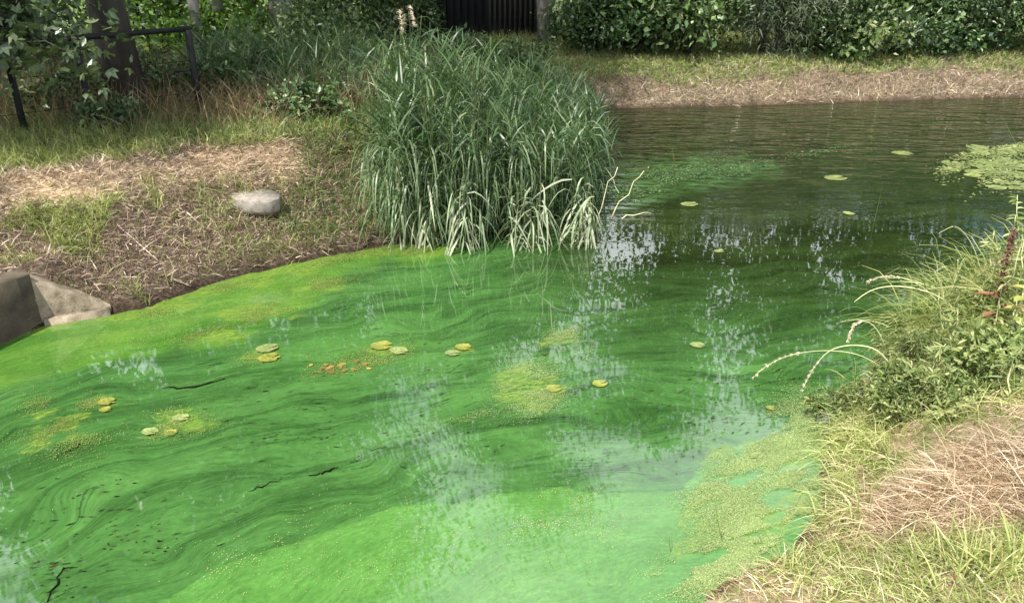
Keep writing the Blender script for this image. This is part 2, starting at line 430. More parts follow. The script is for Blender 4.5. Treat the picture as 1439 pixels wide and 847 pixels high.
ground = link('ground', mkmesh('ground', np.stack([x, y, z], 1), Qd, None, {'green': gatt, 'straw': satt, 'wet': 1 - sstep(.02, .09, z)}, ground_mat, True))
meta(ground, kind='structure')
def hgt(x, y): return height(np.asarray(x, float), np.asarray(y, float))
def hg1(x, y): return float(hgt(np.array([x]), np.array([y]))[0])

# ------------------------------------------------------------------ water
wx, wy = np.arange(-7.0, 17.0, .06), np.arange(.6, 16.2, .05)
X, Y = np.meshgrid(wx, wy); x, y = X.ravel(), Y.ravel()
nx, ny = len(wx), len(wy)
idx = np.arange(nx*ny).reshape(ny, nx)
Qd = np.stack([idx[:-1, :-1], idx[:-1, 1:], idx[1:, 1:], idx[1:, :-1]], -1).reshape(-1, 4)
PX, PY = proj(np.stack([x, y, 0*x], 1))
j = (fbm(x*.9 + 3, y*.9, 4) - .5)
rightness = sstep(560, 960, PX)
algae = 1 - (1 - sstep(262, 610, PY + 120*j)) * rightness
algae *= sstep(150, 245, PY + 60*j)
algae = np.clip(algae, 0, 1)
greenmat = pmask(PX, PY, [(860, 235), (960, 222), (1080, 228), (1095, 240), (1010, 262), (940, 275), (880, 290), (850, 270)], 12, 14, .02)
bright_zone = pmask(PX, PY, [(180, 870), (300, 805), (400, 763), (560, 716), (700, 692), (830, 693), (960, 690), (1000, 640), (1090, 610), (1180, 640), (1180, 900), (600, 1500), (-400, 1300)], 6, 10, .02)  # brighter green zone of the near water, with a sharp noisy edge
lefts = pmask(PX, PY, [(-500, 520), (-60, 480), (200, 425), (480, 345), (640, 328), (655, 352), (560, 366), (500, 378), (470, 400), (420, 440), (330, 478), (200, 500), (80, 520), (0, 548), (-400, 640)], 9, 16, .02)
midbr = pmask(PX, PY, [(360, 500), (460, 455), (600, 480), (650, 500), (560, 520), (380, 530)], 26, 16, .02)
dsw = -sdist(x, y, shore)
yel = (1 - sstep(.02, .42, dsw + (fbm(x*2.5, y*2.5, 4) - .5)*.5)) * (x < 0) * (PY < 470)
for (a, bb, rx_, ry_) in [(400, 440, 110, 14), (440, 402, 60, 12), (300, 470, 60, 10), (330, 395, 70, 10), (260, 430, 80, 9), (530, 352, 70, 9), (545, 492, 40, 9), (375, 500, 45, 10), (650, 492, 22, 6), (590, 352, 70, 12), (130, 565, 60, 14), (245, 590, 60, 18), (735, 545, 60, 38), (790, 475, 32, 14), (70, 600, 70, 40), (1090, 640, 100, 30), (1060, 740, 110, 70)]:
    q = ((PX-a)/rx_)**2 + ((PY-bb)/ry_)**2 + (fbm(PX*.025, PY*.07 + PX*.02, 5)-.5)*3.0
    yel = np.maximum(yel, .78*(1 - sstep(.2, 1.3, q)))
xs = np.where(x < .3, x, .3 + .4*np.tanh((x-.3)/.8))
fv = y - .48*xs + .75*(fbm(x*.45+9, y*.55, 3)-.5) + .50*(fbm(x*1.2+2, y*1.4+7, 3)-.5) + .17*(fbm(x*3.2, y*3.6, 2)-.5)
fu = x + .25*y + .5*(fbm(x*.7+31, y*.7, 3)-.5)
ripple = sstep(330, 190, PY) * sstep(640, 900, PX) if False else (1 - sstep(175, 330, PY)) * sstep(600, 900, PX)

wm, t, o = newmat('pond_water')
geo = nd(t, 'ShaderNodeNewGeometry'); pos = geo.outputs['Position']
fl = nd(t, 'ShaderNodeAttribute', attribute_name='flow').outputs['Vector']
m1 = nd(t, 'ShaderNodeMapping', {'Vector': fl, 'Scale': (.9, 6, 1)})
m2 = nd(t, 'ShaderNodeMapping', {'Vector': fl, 'Scale': (3.0, 30, 1)})
m3 = nd(t, 'ShaderNodeMapping', {'Vector': fl, 'Scale': (.7, 3.2, 1)})
s1 = noise(t, m1.outputs[0], 1.0, 8, .62, .5)
s2 = noise(t, m2.outputs[0], 1.0, 6, .6, .4)
s4 = noise(t, nd(t, 'ShaderNodeMapping', {'Vector': fl, 'Scale': (7, 85, 1)}).outputs[0], 1.0, 5, .65, .5)
s3 = noise(t, m3.outputs[0], 1.0, 4, .5, .3)
fine = noise(t, pos, 55, 5, .7)
blot = noise(t, pos, 1.6, 5, .6)
str_ = mth(t, 'ADD', mth(t, 'ADD', mth(t, 'ADD', mth(t, 'ADD', mth(t, 'MULTIPLY', s1, .30), mth(t, 'MULTIPLY', s4, .14)), mth(t, 'MULTIPLY', s2, .20)), mth(t, 'MULTIPLY', s3, .20)), mth(t, 'MULTIPLY', blot, .16))
alg = ramp(t, str_, [(.38, (.018, .054, .014)), (.45, (.032, .090, .021)), (.52, (.042, .113, .026)), (.62, (.058, .142, .034))])
brightc = ramp(t, mth(t, 'ADD', mth(t, 'ADD', mth(t, 'MULTIPLY', s3, .35), mth(t, 'MULTIPLY', s2, .30)), mth(t, 'MULTIPLY', fine, .35)), [(.34, (.044, .122, .024)), (.5, (.059, .155, .031)), (.64, (.082, .184, .042))])
leftc = ramp(t, str_, [(.38, (.030, .090, .012)), (.5, (.052, .132, .018)), (.62, (.090, .165, .025))])
yelc = ramp(t, fine, [(.3, (.055, .12, .014)), (.5, (.12, .18, .022)), (.72, (.21, .24, .045))])
deep = ramp(t, blot, [(.3, (.010, .018, .005)), (.7, (.018, .028, .007))])
col = mixc(t, ramp(t, mth(t, 'ADD', attr(t, 'algae'), mth(t, 'MULTIPLY', mth(t, 'SUBTRACT', str_, .5), 1.1)), [(.12, 0), (.95, 1)]), deep, alg)
# thin dark lines where the algae tears along the current
tear = mth(t, 'ABSOLUTE', mth(t, 'SUBTRACT', s1, .47))
tm = mth(t, 'MULTIPLY', ramp(t, tear, [(.0, 1), (.008, .7), (.02, 0)]), ramp(t, blot, [(.52, 0), (.62, .85)]))
tear2 = mth(t, 'ABSOLUTE', mth(t, 'SUBTRACT', s2, .44))
tm2 = mth(t, 'MULTIPLY', ramp(t, tear2, [(.0, .9), (.012, .6), (.03, 0)]), ramp(t, noise(t, m3.outputs[0], 2.3, 5, .6), [(.53, 0), (.63, .75)]))
tm = mth(t, 'MULTIPLY', mth(t, 'MAXIMUM', tm, tm2), mth(t, 'MULTIPLY', attr(t, 'algae'), mth(t, 'SUBTRACT', 1.0, mth(t, 'MULTIPLY', attr(t, 'bright_zone'), .8))))
col = mixc(t, tm, col, (.008, .02, .006))
col = mixc(t, attr(t, 'midbr'), col, mixc(t, .55, col, brightc))
col = mixc(t, attr(t, 'lefts'), col, leftc)
col = mixc(t, ramp(t, mth(t, 'ADD', attr(t, 'bright_zone'), mth(t, 'MULTIPLY', mth(t, 'SUBTRACT', mth(t, 'ADD', mth(t, 'MULTIPLY', s2, .6), mth(t, 'MULTIPLY', fine, .4)), .5), .9)), [(.34, 0), (.44, .6), (.58, .9), (.8, 1)]), col, brightc)
grain = noise(t, nd(t, 'ShaderNodeMapping', {'Vector': fl, 'Scale': (22, 60, 1)}).outputs[0], 1.0, 6, .75)
clot = noise(t, pos, 6.5, 6, .7)
col = mixc(t, 1.0, col, ramp(t, grain, [(.3, .70), (.5, 1.0), (.7, 1.26)]), 'MULTIPLY')
col = mixc(t, 1.0, col, ramp(t, clot, [(.3, .86), (.5, 1.0), (.7, 1.15)]), 'MULTIPLY')
band = noise(t, nd(t, 'ShaderNodeMapping', {'Vector': fl, 'Scale': (.8, 4.6, 1), 'Location': (3.1, 1.7, 0)}).outputs[0], 1.0, 7, .68, .6)
bf = mth(t, 'MULTIPLY', ramp(t, band, [(.36, 1), (.44, .75), (.50, .2), (.54, 0)]), mth(t, 'SUBTRACT', 1.0, mth(t, 'MAXIMUM', mth(t, 'MULTIPLY', attr(t, 'bright_zone'), .85), mth(t, 'MULTIPLY', attr(t, 'lefts'), .8))))
col = mixc(t, mth(t, 'MULTIPLY', bf, .62), col, mixc(t, 1.0, col, (.38, .42, .40), 'MULTIPLY'))
gm = mth(t, 'MULTIPLY', attr(t, 'greenmat'), ramp(t, noise(t, nd(t, 'ShaderNodeMapping', {'Vector': pos, 'Scale': (3, 9, 1)}).outputs[0], 1.2, 6, .65), [(.42, 0), (.62, 1)]))
col = mixc(t, gm, col, mixc(t, fine, (.02, .07, .02), (.07, .13, .04)))
yk = ramp(t, mth(t, 'ADD', attr(t, 'yel'), mth(t, 'MULTIPLY', mth(t, 'SUBTRACT', noise(t, m2.outputs[0], .6, 7, .7), .5), 1.6)), [(.42, 0), (.66, 1)])
yk = mth(t, 'MULTIPLY', yk, ramp(t, noise(t, nd(t, 'ShaderNodeMapping', {'Vector': fl, 'Scale': (16, 34, 1)}).outputs[0], 1.0, 6, .75), [(.42, .05), (.58, .9)]))
yk = mth(t, 'MULTIPLY', yk, ramp(t, attr(t, 'yel'), [(.05, 0), (.3, 1)]))
col = mixc(t, yk, col, yelc)
mr = nd(t, 'ShaderNodeMapping', {'Vector': pos, 'Scale': (1.9, 5.6, 1), 'Rotation': (0, 0, -.16)})
r1 = noise(t, mr.outputs[0], 1.0, 3, .5, .3)
mr2 = nd(t, 'ShaderNodeMapping', {'Vector': pos, 'Scale': (1.5, 2.2, 1)})
r2 = noise(t, mr2.outputs[0], 1.0, 2, .5, .2)
hgtn = mth(t, 'ADD', mth(t, 'MULTIPLY', mth(t, 'MULTIPLY', r1, attr(t, 'ripple')), .055), mth(t, 'MULTIPLY', r2, .0018))
hgtn = mth(t, 'ADD', hgtn, mth(t, 'MULTIPLY', mth(t, 'MULTIPLY', s2, attr(t, 'algae')), .00005))
bmp = nd(t, 'ShaderNodeBump', {'Strength': 1.0, 'Distance': 1.0, 'Height': hgtn})
rg = mth(t, 'ADD', .012, mth(t, 'MULTIPLY', yk, .35))
p = nd(t, 'ShaderNodeBsdfPrincipled', {'Base Color': col, 'Roughness': rg, 'IOR': 1.72})
t.links.new(bmp.outputs[0], p.inputs['Normal']); t.links.new(p.outputs[0], o.inputs['Surface'])
water = link('pond_water', mkmesh('pond_water', np.stack([x, y, 0*x], 1), Qd, None,
    {'algae': algae, 'bright_zone': bright_zone, 'lefts': lefts, 'midbr': midbr*.8, 'yel': yel, 'greenmat': greenmat, 'ripple': ripple, 'flow': np.stack([fu, fv, 0*x], 1)}, wm, True))
meta(water, kind='structure')

# ------------------------------------------------------------------ buildings behind
def dark_shed():
    x0, x1, Yb = yp(588, 20, 17.5)[0], yp(778, 20, 17.5)[0], 17.5
    t0 = empty('dark_shed', ((x0+x1)/2, Yb + 2, .7), 'black timber shed behind the shrubs with a slatted grey screen', 'shed')
    def P(g, name, mat): return g.build(name, mat, t0)
    W = x1 - x0; off = -(x0+x1)/2, -(Yb + 2), -.7
    cx = 0
    P(Geo().box((cx, 0, 1.5), (W, 4, 3.0)), 'wall', M['blackwood'])
    rf = P(Geo().box((cx, -.15, 3.08), (W + .6, 4.7, .16)), 'roof', M['blackwood'])
    xs_ = yp(688, 20, 17.5)[0] + off[0]
    k = 0; xx = -W/2 + .07
    gme = Geo().box((0, 0, 0), (.13, .03, 2.9)).mesh('board', M['blackwood'])
    sme = Geo().box((0, 0, 0), (.05, .05, 2.7)).mesh('slat', M['slat'])
    while xx < xs_ - .1:
        link('board', gme, t0, (xx, -2.017 - .012*(k % 2), 1.5)); xx += .145; k += 1
    xx = xs_
    while xx < W/2:
        link('slat', sme, t0, (xx, -2.045, 1.4)); xx += .105
    P(Geo().box((xs_ - .06, -2.05, 1.45), (.09, .09, 2.8)), 'post', M['blackwood'])
    return t0
dark_shed()
x0, x1 = yp(1205, 4, 20.0)[0], yp(1345, 4, 20.0)[0]
gs = empty('grey_outbuilding', ((x0+x1)/2, 21.5, .6), 'low grey outbuilding whose pale wall edge shows above the dark hedge', 'outbuilding')
Geo().box((0, 0, 1.6), (x1-x0, 3, 1.5)).build('wall', M['greywall'], gs)
Geo().box((0, 0, .45), (x1-x0-.1, 2.9, .8)).build('plinth', M['blackwood'], gs)
Geo().box((0, 0, 2.42), (x1-x0+.3, 3.4, .14)).build('roof', M['blackwood'], gs)

# ------------------------------------------------------------------ trees and shrubs
def limb(a, b, n=6, sag=0.1, wob=.08):
    a, b = np.array(a, float), np.array(b, float); L = np.linalg.norm(b-a)
    ts = np.linspace(0, 1, n)[:, None]
    pts = a + (b-a)*ts + RNG.normal(size=(n, 3))*wob*L*.25*np.sin(np.pi*ts)
    pts[:, 2] += sag*L*np.sin(np.pi*ts[:, 0])
    return pts
def tree(name, loc, hgt_, rad, trunk_r, label, group=None, base=.35, nclump=60, per=230, leaf=.10, mat='tree', bark='bark', lean=(0, 0), hexa=False, wr=.62):
    z0 = hg1(loc[0], loc[1]) - .05
    t0 = empty(name, (loc[0], loc[1], z0), label, 'tree', group)
    g = Geo(); top = np.array([lean[0], lean[1], hgt_*.92])
    tr = limb((0, 0, 0), top, 9, 0, .06)
    rr = trunk_r * (1 - .85*np.linspace(0, 1, 9)); rr[0] *= 1.12
    g.tube(tr, rr, 10)
    ends = []
    for i in range(16):
        f = base + (1 - base) * (i + .5) / 16 * .93
        k = f * 8; a0 = tr[int(k)] + (tr[min(8, int(k)+1)] - tr[int(k)]) * (k % 1)
        az = i*2.4 + RNG.random(); rl = rad * (1 - ((f - base)/(1-base))**1.6*.75) * (.65 + .5*RNG.random())
        e = a0 + np.array([math.cos(az)*rl, math.sin(az)*rl, rl*(.25 + .5*RNG.random())])
        pts = limb(a0, e, 6, .06, .2); g.tube(pts, trunk_r*.32*(1-f*.5)*np.linspace(1, .2, 6), 5)
        ends.append((pts, rl))
    g.build('trunk', M[bark], t0, True)
    c = Geo()
    cs = []
    for i in range(nclump):
        pts, rl = ends[i % 16]
        q = pts[RNG.integers(2, 6)]
        cs.append(q + RNG.normal(size=3)*np.array([.32, .32, .26])*rl*.55)
    cs = np.array(cs)
    for cc in cs:
        m = int(per*(.6+.8*RNG.random())); s = rad*(.12 + .12*RNG.random())
        pp = cc + RNG.normal(size=(m, 3))*np.array([s, s, s*.65])
        leaves(c, pp, rdir(m, -.25), rdir(m, .9), leaf*(.7+.6*RNG.random(m)), leaf*wr*(.7+.6*RNG.random(m)), .18, np.clip(RNG.normal(.45, .22, m) + RNG.normal()*.12, 0, 1), hexa)
    c.build('crown', M[mat], t0)
    return t0
def shrub(name, loc, size, label, cat='shrub', group=None, n=9000, leaf=.07, wr=.55, mat='hedge', droop=-.1, clumps=70, stems=7, hexa=False, z0=None, kind='leaf'):
    z0 = hg1(loc[0], loc[1]) - .03 if z0 is None else z0
    t0 = empty(name, (loc[0], loc[1], z0), label, cat, group)
    rx_, ry_, h = size
    g = Geo()
    for i in range(stems):
        e = (RNG.normal()*.4*rx_, RNG.normal()*.4*ry_, h*(.6 + .3*RNG.random()))
        g.tube(limb((RNG.normal()*.1*rx_, RNG.normal()*.1*ry_, -.05), e, 6, 0, .2), np.linspace(.028, .006, 6)*h**.5, 5)
    g.build('stem', M['bark'], t0, True)
    c = Geo(); per = int(n*.85) // clumps
    for i in range(clumps):
        u = rdir(1)[0]; r = RNG.random()**.33
        cc = np.array([u[0]*rx_*r, u[1]*ry_*r, h*.52 + u[2]*h*.48*r])
        s = (.07 + .16*RNG.random())*min(rx_, h); ls = .6 + 1.0*RNG.random()**1.5
        pp = cc + RNG.normal(size=(per, 3))*np.array([s*1.2, s, s*.9])
        pp[:, 2] = np.abs(pp[:, 2])
        out = norm(pp - np.array([0, 0, h*.3]))
        rn = np.clip(RNG.normal(.42, .2, per) + RNG.normal()*.22, 0, 1)
        if kind == 'leaf':
            leaves(c, pp, norm(out*.4 + rdir(per, droop)), norm(rdir(per, .8) + out*.6), leaf*ls*(.6+.7*RNG.random(per)), leaf*ls*wr*(.6+.7*RNG.random(per)), .2, rn, hexa)
        else:
            strips(c, pp, norm(out*.5 + rdir(per, .2)), leaf*(.6+.8*RNG.random(per)), leaf*wr, 1.6, 3, 'leaf', rn)
    c.build('foliage', M[mat], t0)
    return t0

TG = 'tall trees behind the pond'
tree('broad_tree', gp(186, 160, .8)[:2], 12.5, 3.4, .2, 'thick dark trunk of the broad tree standing just behind the pipe fence', base=.36, nclump=80, per=230, leaf=.12)
tree('broad_tree', (-7.4, 6.0), 11.0, 3.1, .2, 'broad tree at the open end of the pipe fence, its shade on the dry grass', base=.33, nclump=70, per=230, leaf=.12)
tree('slender_tree', gp(287, 92, .8)[:2], 12.0, 2.5, .085, 'thin leaning grey trunk just behind the fence corner post', base=.34, nclump=60, per=220, leaf=.10, bark='barkpale', lean=(-.9, .3))
tree('slender_tree', gp(312, 84, .8)[:2], 13.0, 2.7, .11, 'straight pale grey trunk second from the fence corner post', base=.34, nclump=66, per=220, leaf=.10, bark='barkpale')
tree('willow_tree', gp(398, 82, .8)[:2], 11.5, 2.7, .19, 'grey willow trunk with ivy between the slender trees and the black shed', base=.28, nclump=66, per=220, leaf=.10, bark='barkpale', mat='tree')
tree('willow_tree', gp(770, 60, .75)[:2], 11.0, 2.6, .19, 'pale barked trunk at the end of the slatted screen', base=.36, nclump=60, per=210, leaf=.10, bark='barkpale')
for (xx, yy, h, r, lab) in [(-9.5, 15.5, 14.0, 3.4, 'tall leafy tree behind the slender trunks at the fence'), (-5.6, 18.5, 15.5, 3.6, 'tallest leafy tree, standing in line behind the willow trunk with ivy'),
                            (-1.0, 23.5, 14.0, 3.3, 'leafy tree rising over the roof of the black shed'),
                            (4.6, 22.5, 13.0, 3.2, 'slim leafy tree rising behind the bright leaved end of the hedge'), (8.6, 22.0, 11.5, 3.0, 'slim leafy tree rising behind the grey drooping willow bush'),
                            (13.2, 22.5, 11.5, 3.0, 'slim leafy tree rising beside the grey outbuilding')]:
    tree('leafy_tree', (xx, yy), h, r, .17, lab, TG, base=.18, nclump=58, per=400, leaf=.16)

# shrubs along the far bank, one by one
def hx(px, Y_): return yp(px, 60, Y_)[0]
for (px, Y_, sz, lab, kw) in [
    (650, 13.6, (.62, .45, .52), 'low pale leaved bush in front of the black shed boards', dict(mat='hedge_b', n=2600, leaf=.07)),
    (735, 13.9, (.62, .45, .50), 'low light green bush under the slatted screen', dict(mat='hedge_b', n=2600, leaf=.065)),
    (500, 16.0, (1.2, .9, 2.0), 'tall rounded bush with pale leaves between willow trunk and black shed', dict(mat='hedge_b', n=9000, leaf=.085)),
    (575, 16.4, (.6, .5, 1.7), 'narrow dark bush touching the black shed wall end', dict(mat='hedge', n=5000, leaf=.09)),
    (835, 15.8, (.8, .8, 1.2), 'very dark bush at the shed end of the far hedge', dict(mat='hedge', n=7000, leaf=.09)),
    (880, 15.6, (1.15, .9, 1.8), 'dark glossy bush in the far hedge next to the darkest bush', dict(mat='hedge', n=10000, leaf=.105)),
    (965, 15.6, (1.2, .9, 2.4), 'tall bright leaved bush in the far hedge beside the grey willow bush', dict(mat='hedge_b', n=11000, leaf=.105)),
    (1085, 15.6, (1.15, .9, 2.5), 'grey green willow bush with long drooping leaves in the far hedge', dict(mat='willow', n=9000, leaf=.17, wr=.13, kind='strip')),
    (1175, 15.8, (1.1, .9, 1.65), 'rounded bramble bush just past the grey willow bush', dict(mat='hedge_b', n=10000, leaf=.105)),
    (1275, 16.1, (1.25, .8, .70), 'clipped low dark bush below the grey outbuilding', dict(mat='hedge', n=11000, leaf=.095)),
    (1375, 16.2, (1.2, .9, 2.1), 'dark green bush just past the grey outbuilding', dict(mat='hedge', n=11000, leaf=.105)),
    (1470, 16.4, (1.2, .9, 2.4), 'large leaved light bush at the far end of the hedge', dict(mat='hedge_b', n=9000, leaf=.10)),
    (1570, 16.6, (1.3, 1.0, 2.4), 'outermost bush of the far hedge past the large leaved one', dict(mat='hedge', n=6000, leaf=.10)),
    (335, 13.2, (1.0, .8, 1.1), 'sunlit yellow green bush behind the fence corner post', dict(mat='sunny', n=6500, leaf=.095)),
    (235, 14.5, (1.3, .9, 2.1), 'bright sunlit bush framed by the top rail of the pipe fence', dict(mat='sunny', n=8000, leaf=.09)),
    (60, 11.5, (1.6, 1.0, 2.2), 'dark shady bush behind the fence beside the thick trunk', dict(mat='hedge', n=9000, leaf=.09)),
    (440, 12.6, (.75, .6, 1.15), 'shaded green bush in front of the willow trunk with ivy', dict(mat='hedge_b', n=5000, leaf=.07)),
    (-160, 12.5, (1.8, 1.0, 2.4), 'dark shady bush far along the fence', dict(mat='hedge', n=5000, leaf=.11)),
    ]:
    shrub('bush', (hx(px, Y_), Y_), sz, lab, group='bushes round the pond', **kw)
# a row of dense bushes further back closes the view between the trunks
for i, (xx, yy, lab) in enumerate([(-12, 19, 'deep green bush at the back, far along the fence side'), (-8.3, 20.5, 'deep green bush at the back between the slender trunks'), (-5.0, 21.5, 'deep green bush at the back beside the black shed'),
                                   (4.8, 19.2, 'deep green bush at the back touching the slatted screen end'), (7.8, 19.6, 'deep green bush at the back behind the bright leaved bush'), (17.0, 20.0, 'deep green bush at the back past the grey outbuilding')]):
    shrub('back_bush', (xx, yy), (2.1, 1.0, 3.0), lab, group='dense bushes in the back row', n=8000, leaf=.13, mat='hedge', clumps=80)

for (px, py, sz, lab, mt) in [(105, 165, (.45, .35, .62), 'knee high nettle clump at the middle fence post', 'hedge_b'), (215, 150, (.5, .4, .7), 'leafy nettle clump just behind the top rail', 'hedge_b'),
                          (330, 140, (.55, .4, .55), 'dark nettle clump beside the fence corner post', 'hedge'), (160, 185, (.3, .25, .35), 'small dark nettle clump before the thick trunk', 'hedge'), (430, 175, (.4, .3, .35), 'low dark nettle clump at the foot of the shaded reeds', 'hedge')]:
    p = gp(px, py, .8)
    shrub('nettle_clump', p[:2], sz, lab, 'nettles', 'nettles along the fence', n=2600, leaf=.065, mat=mt, clumps=40, stems=8)
# low maple boughs over the near end of the fence
def bough_tree():
    bx, by = -5.0, 7.0
    z0 = hg1(bx, by)
    t0 = empty('maple_sapling', (bx, by, z0 - .05), 'young maple with hanging pale grey green leaves in front of the pipe fence', 'tree')
    g = Geo(); g.tube(limb((0, 0, 0), (.15, .2, 3.2), 7, 0, .08), np.linspace(.045, .012, 7), 7)
    c = Geo()
    for i in range(100):
        h = .95 + 1.8*RNG.random(); az = RNG.random()*6.28; r = .35 + .75*RNG.random()*(1 - .2*h/3)
        e = np.array([math.cos(az)*r*1.15 + .58, math.sin(az)*r*.7, h - .1])
        pts = limb((.03*h, .05*h, h*.85), e, 5, .12, .15); g.tube(pts, np.linspace(.011, .003, 5), 4)
        m = 62; k = RNG.integers(1, 5, m); pp = pts[k] + RNG.normal(size=(m, 3))*.12
        D = norm(rdir(m, -.5) + 0); Nn = rdir(m, 1.1)
        # a lobed leaf: three overlapping pointed lobes
        L_ = .085*(.7+.6*RNG.random(m)); rn = np.clip(RNG.normal(.5, .25, m), 0, 1)
        S = norm(np.cross(D, Nn))
        for a, f in ((0, 1.0), (.75, .8), (-.75, .8)):
            leaves(c, pp, D*math.cos(a) + S*math.sin(a), Nn, L_*f, L_*.48, .12, rn)
    g.build('trunk', M['bark'], t0, True); c.build('crown', M['maple'], t0)
bough_tree()

# ------------------------------------------------------------------ pipe fence
A = np.array(gp(37, 193, .8)); B = np.array(gp(283, 165, .8))
def fence():
    t0 = empty('pipe_fence', tuple(A), 'low dark metal pipe fence with one top rail and square posts', 'fence')
    O = A
    tops = []
    for k, f in enumerate((-.62, 0, .36, 1.0)):
        p0 = A + (B-A)*f; z0 = hg1(p0[0], p0[1]); zt = 1.645 + .045*f
        Geo().box((p0[0]-O[0], p0[1]-O[1], (z0 - .15 + zt)/2 - O[2]), (.058, .058, zt - z0 + .15), rz=.63).build('post', M['metal'], t0)
        tops.append((p0[0]-O[0], p0[1]-O[1], zt - O[2]))
    Geo().tube([np.array(tops[0])+[0, 0, .012], np.array(tops[-1])+[.02, .015, .012]], .027, 8).build('rail', M['metal'], t0)
    d = (B-A)[:2]/np.linalg.norm((B-A)[:2])
    for zz, ln in ((.42, .16), (.72, .20)):
        q = np.array(tops[-1]) - [0, 0, 1.12 - zz]
        Geo().tube([q + [-d[0]*ln, -d[1]*ln, 0], q + [d[0]*.05, d[1]*.05, 0]], .013, 6).build('hinge_bar', M['metal'], t0)
    for zz in (.30, .62):
        q0, q1 = np.array(tops[0]) - [0, 0, zz], np.array(tops[-1]) - [0, 0, zz]
        Geo().tube([q0, q1], .0035, 5).build('wire', M['metal'], t0)
fence()

# ------------------------------------------------------------------ concrete headwall and stone
def headwall():
    c0 = np.array(gp(150, 441, 0)); c1 = np.array(gp(60, 456, 0)); c2 = c1 + np.array([-.40, -1.05, 0])
    t0 = empty('concrete_headwall', tuple(c1), 'weathered concrete culvert headwall with sloping wing at the algae edge', 'headwall')
    def wall(name, a, b, za, zb, th, zlo=-.45, mat='concrete'):
        a, b = a - c1, b - c1; d = (b-a)/np.linalg.norm(b-a); nn = np.array([-d[1], d[0], 0])
        if nn[1] < 0: nn = -nn
        m = 12; V = []; 
        for i in range(m):
            f = i/(m-1); p = a + (b-a)*f; zt = za + (zb-za)*f
            w_ = (RNG.random(4)-.5)*np.array([.001, .001, .008, .006])
            V += [p + [0, 0, zlo], p + nn*.0 + [w_[0], w_[1], zt - .015], p + nn*.02 + [0, 0, zt + w_[2]], p + nn*th + [0, 0, zt + w_[3]], p + nn*th + [0, 0, zlo]]
        Q = []
        for i in range(m-1):
            for k in range(4): Q.append([i*5+k, i*5+5+k, i*5+6+k, i*5+k+1])
        V = np.array(V); T = []
        for s_ in (0, (m-1)*5):
            Q.append([s_, s_+1, s_+3, s_+4]); T.append([s_+1, s_+2, s_+3])
        return Geo().add(V, Q, T).build(name, M[mat], t0)
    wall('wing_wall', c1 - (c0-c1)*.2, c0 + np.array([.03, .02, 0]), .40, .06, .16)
    wall('front_wall', c2, c1 + np.array([.0, .0, 0]), .44, .405, .2, mat='concreteshade')
    dd = (c0-c1); dd = dd/np.linalg.norm(dd)
    nn = np.array([dd[1], -dd[0], 0])
    mid = (c0-c1)*.55 + nn*.012
    Geo().box((mid[0], mid[1], -.18), (np.linalg.norm(c0-c1)*1.02, .06, .46), rz=math.atan2(dd[1], dd[0])).build('footing_ledge', M['concrete'], t0)
headwall()
def stone():
    Pc = None
    # where the bank is met by the line of sight to the slab
    for s in np.arange(5.5, 9, .01):
        d = ray(357, 293); q = (d[0]*s/d[1], s, CAM_H + d[2]*s/d[1])
        if q[2] <= hg1(q[0], q[1]) + .03: Pc = q; break
    t0 = (Pc[0], Pc[1] + .08, Pc[2] + .045)
    outl = np.array([(-.21, -.02), (-.19, .10), (-.07, .15), (.10, .13), (.20, .06), (.215, -.05), (.14, -.14), (-.03, -.15), (-.13, -.12)])
    layers = [(-.07, .96), (-.04, 1.0), (.044, 1.03), (.054, 1.0)]
    V = []; k = len(outl)
    for zz, s in layers:
        for i, (a, b_) in enumerate(outl):
            V.append((a*s + RNG.normal()*.004, b_*s + RNG.normal()*.004, zz + RNG.normal()*.002 + .07*b_ - .05*a))
    Q = [[l*k+i, l*k+(i+1) % k, (l+1)*k+(i+1) % k, (l+1)*k+i] for l in range(len(layers)-1) for i in range(k)]
    T = []
    V.append((0, 0, layers[-1][0] + .006)); top = len(V)-1
    for i in range(k): T.append([top, (len(layers)-1)*k+i, (len(layers)-1)*k+(i+1) % k])
    V.append((0, 0, layers[0][0])); 
    for i in range(k): T.append([top+1, (i+1) % k, i])
    ob = Geo().add(V, Q, T).build('stone_slab', M['stone'])
    ob.location = t0
    meta(ob, 'flat pale grey stone slab lying on the littered bank slope', 'stone')
stone()

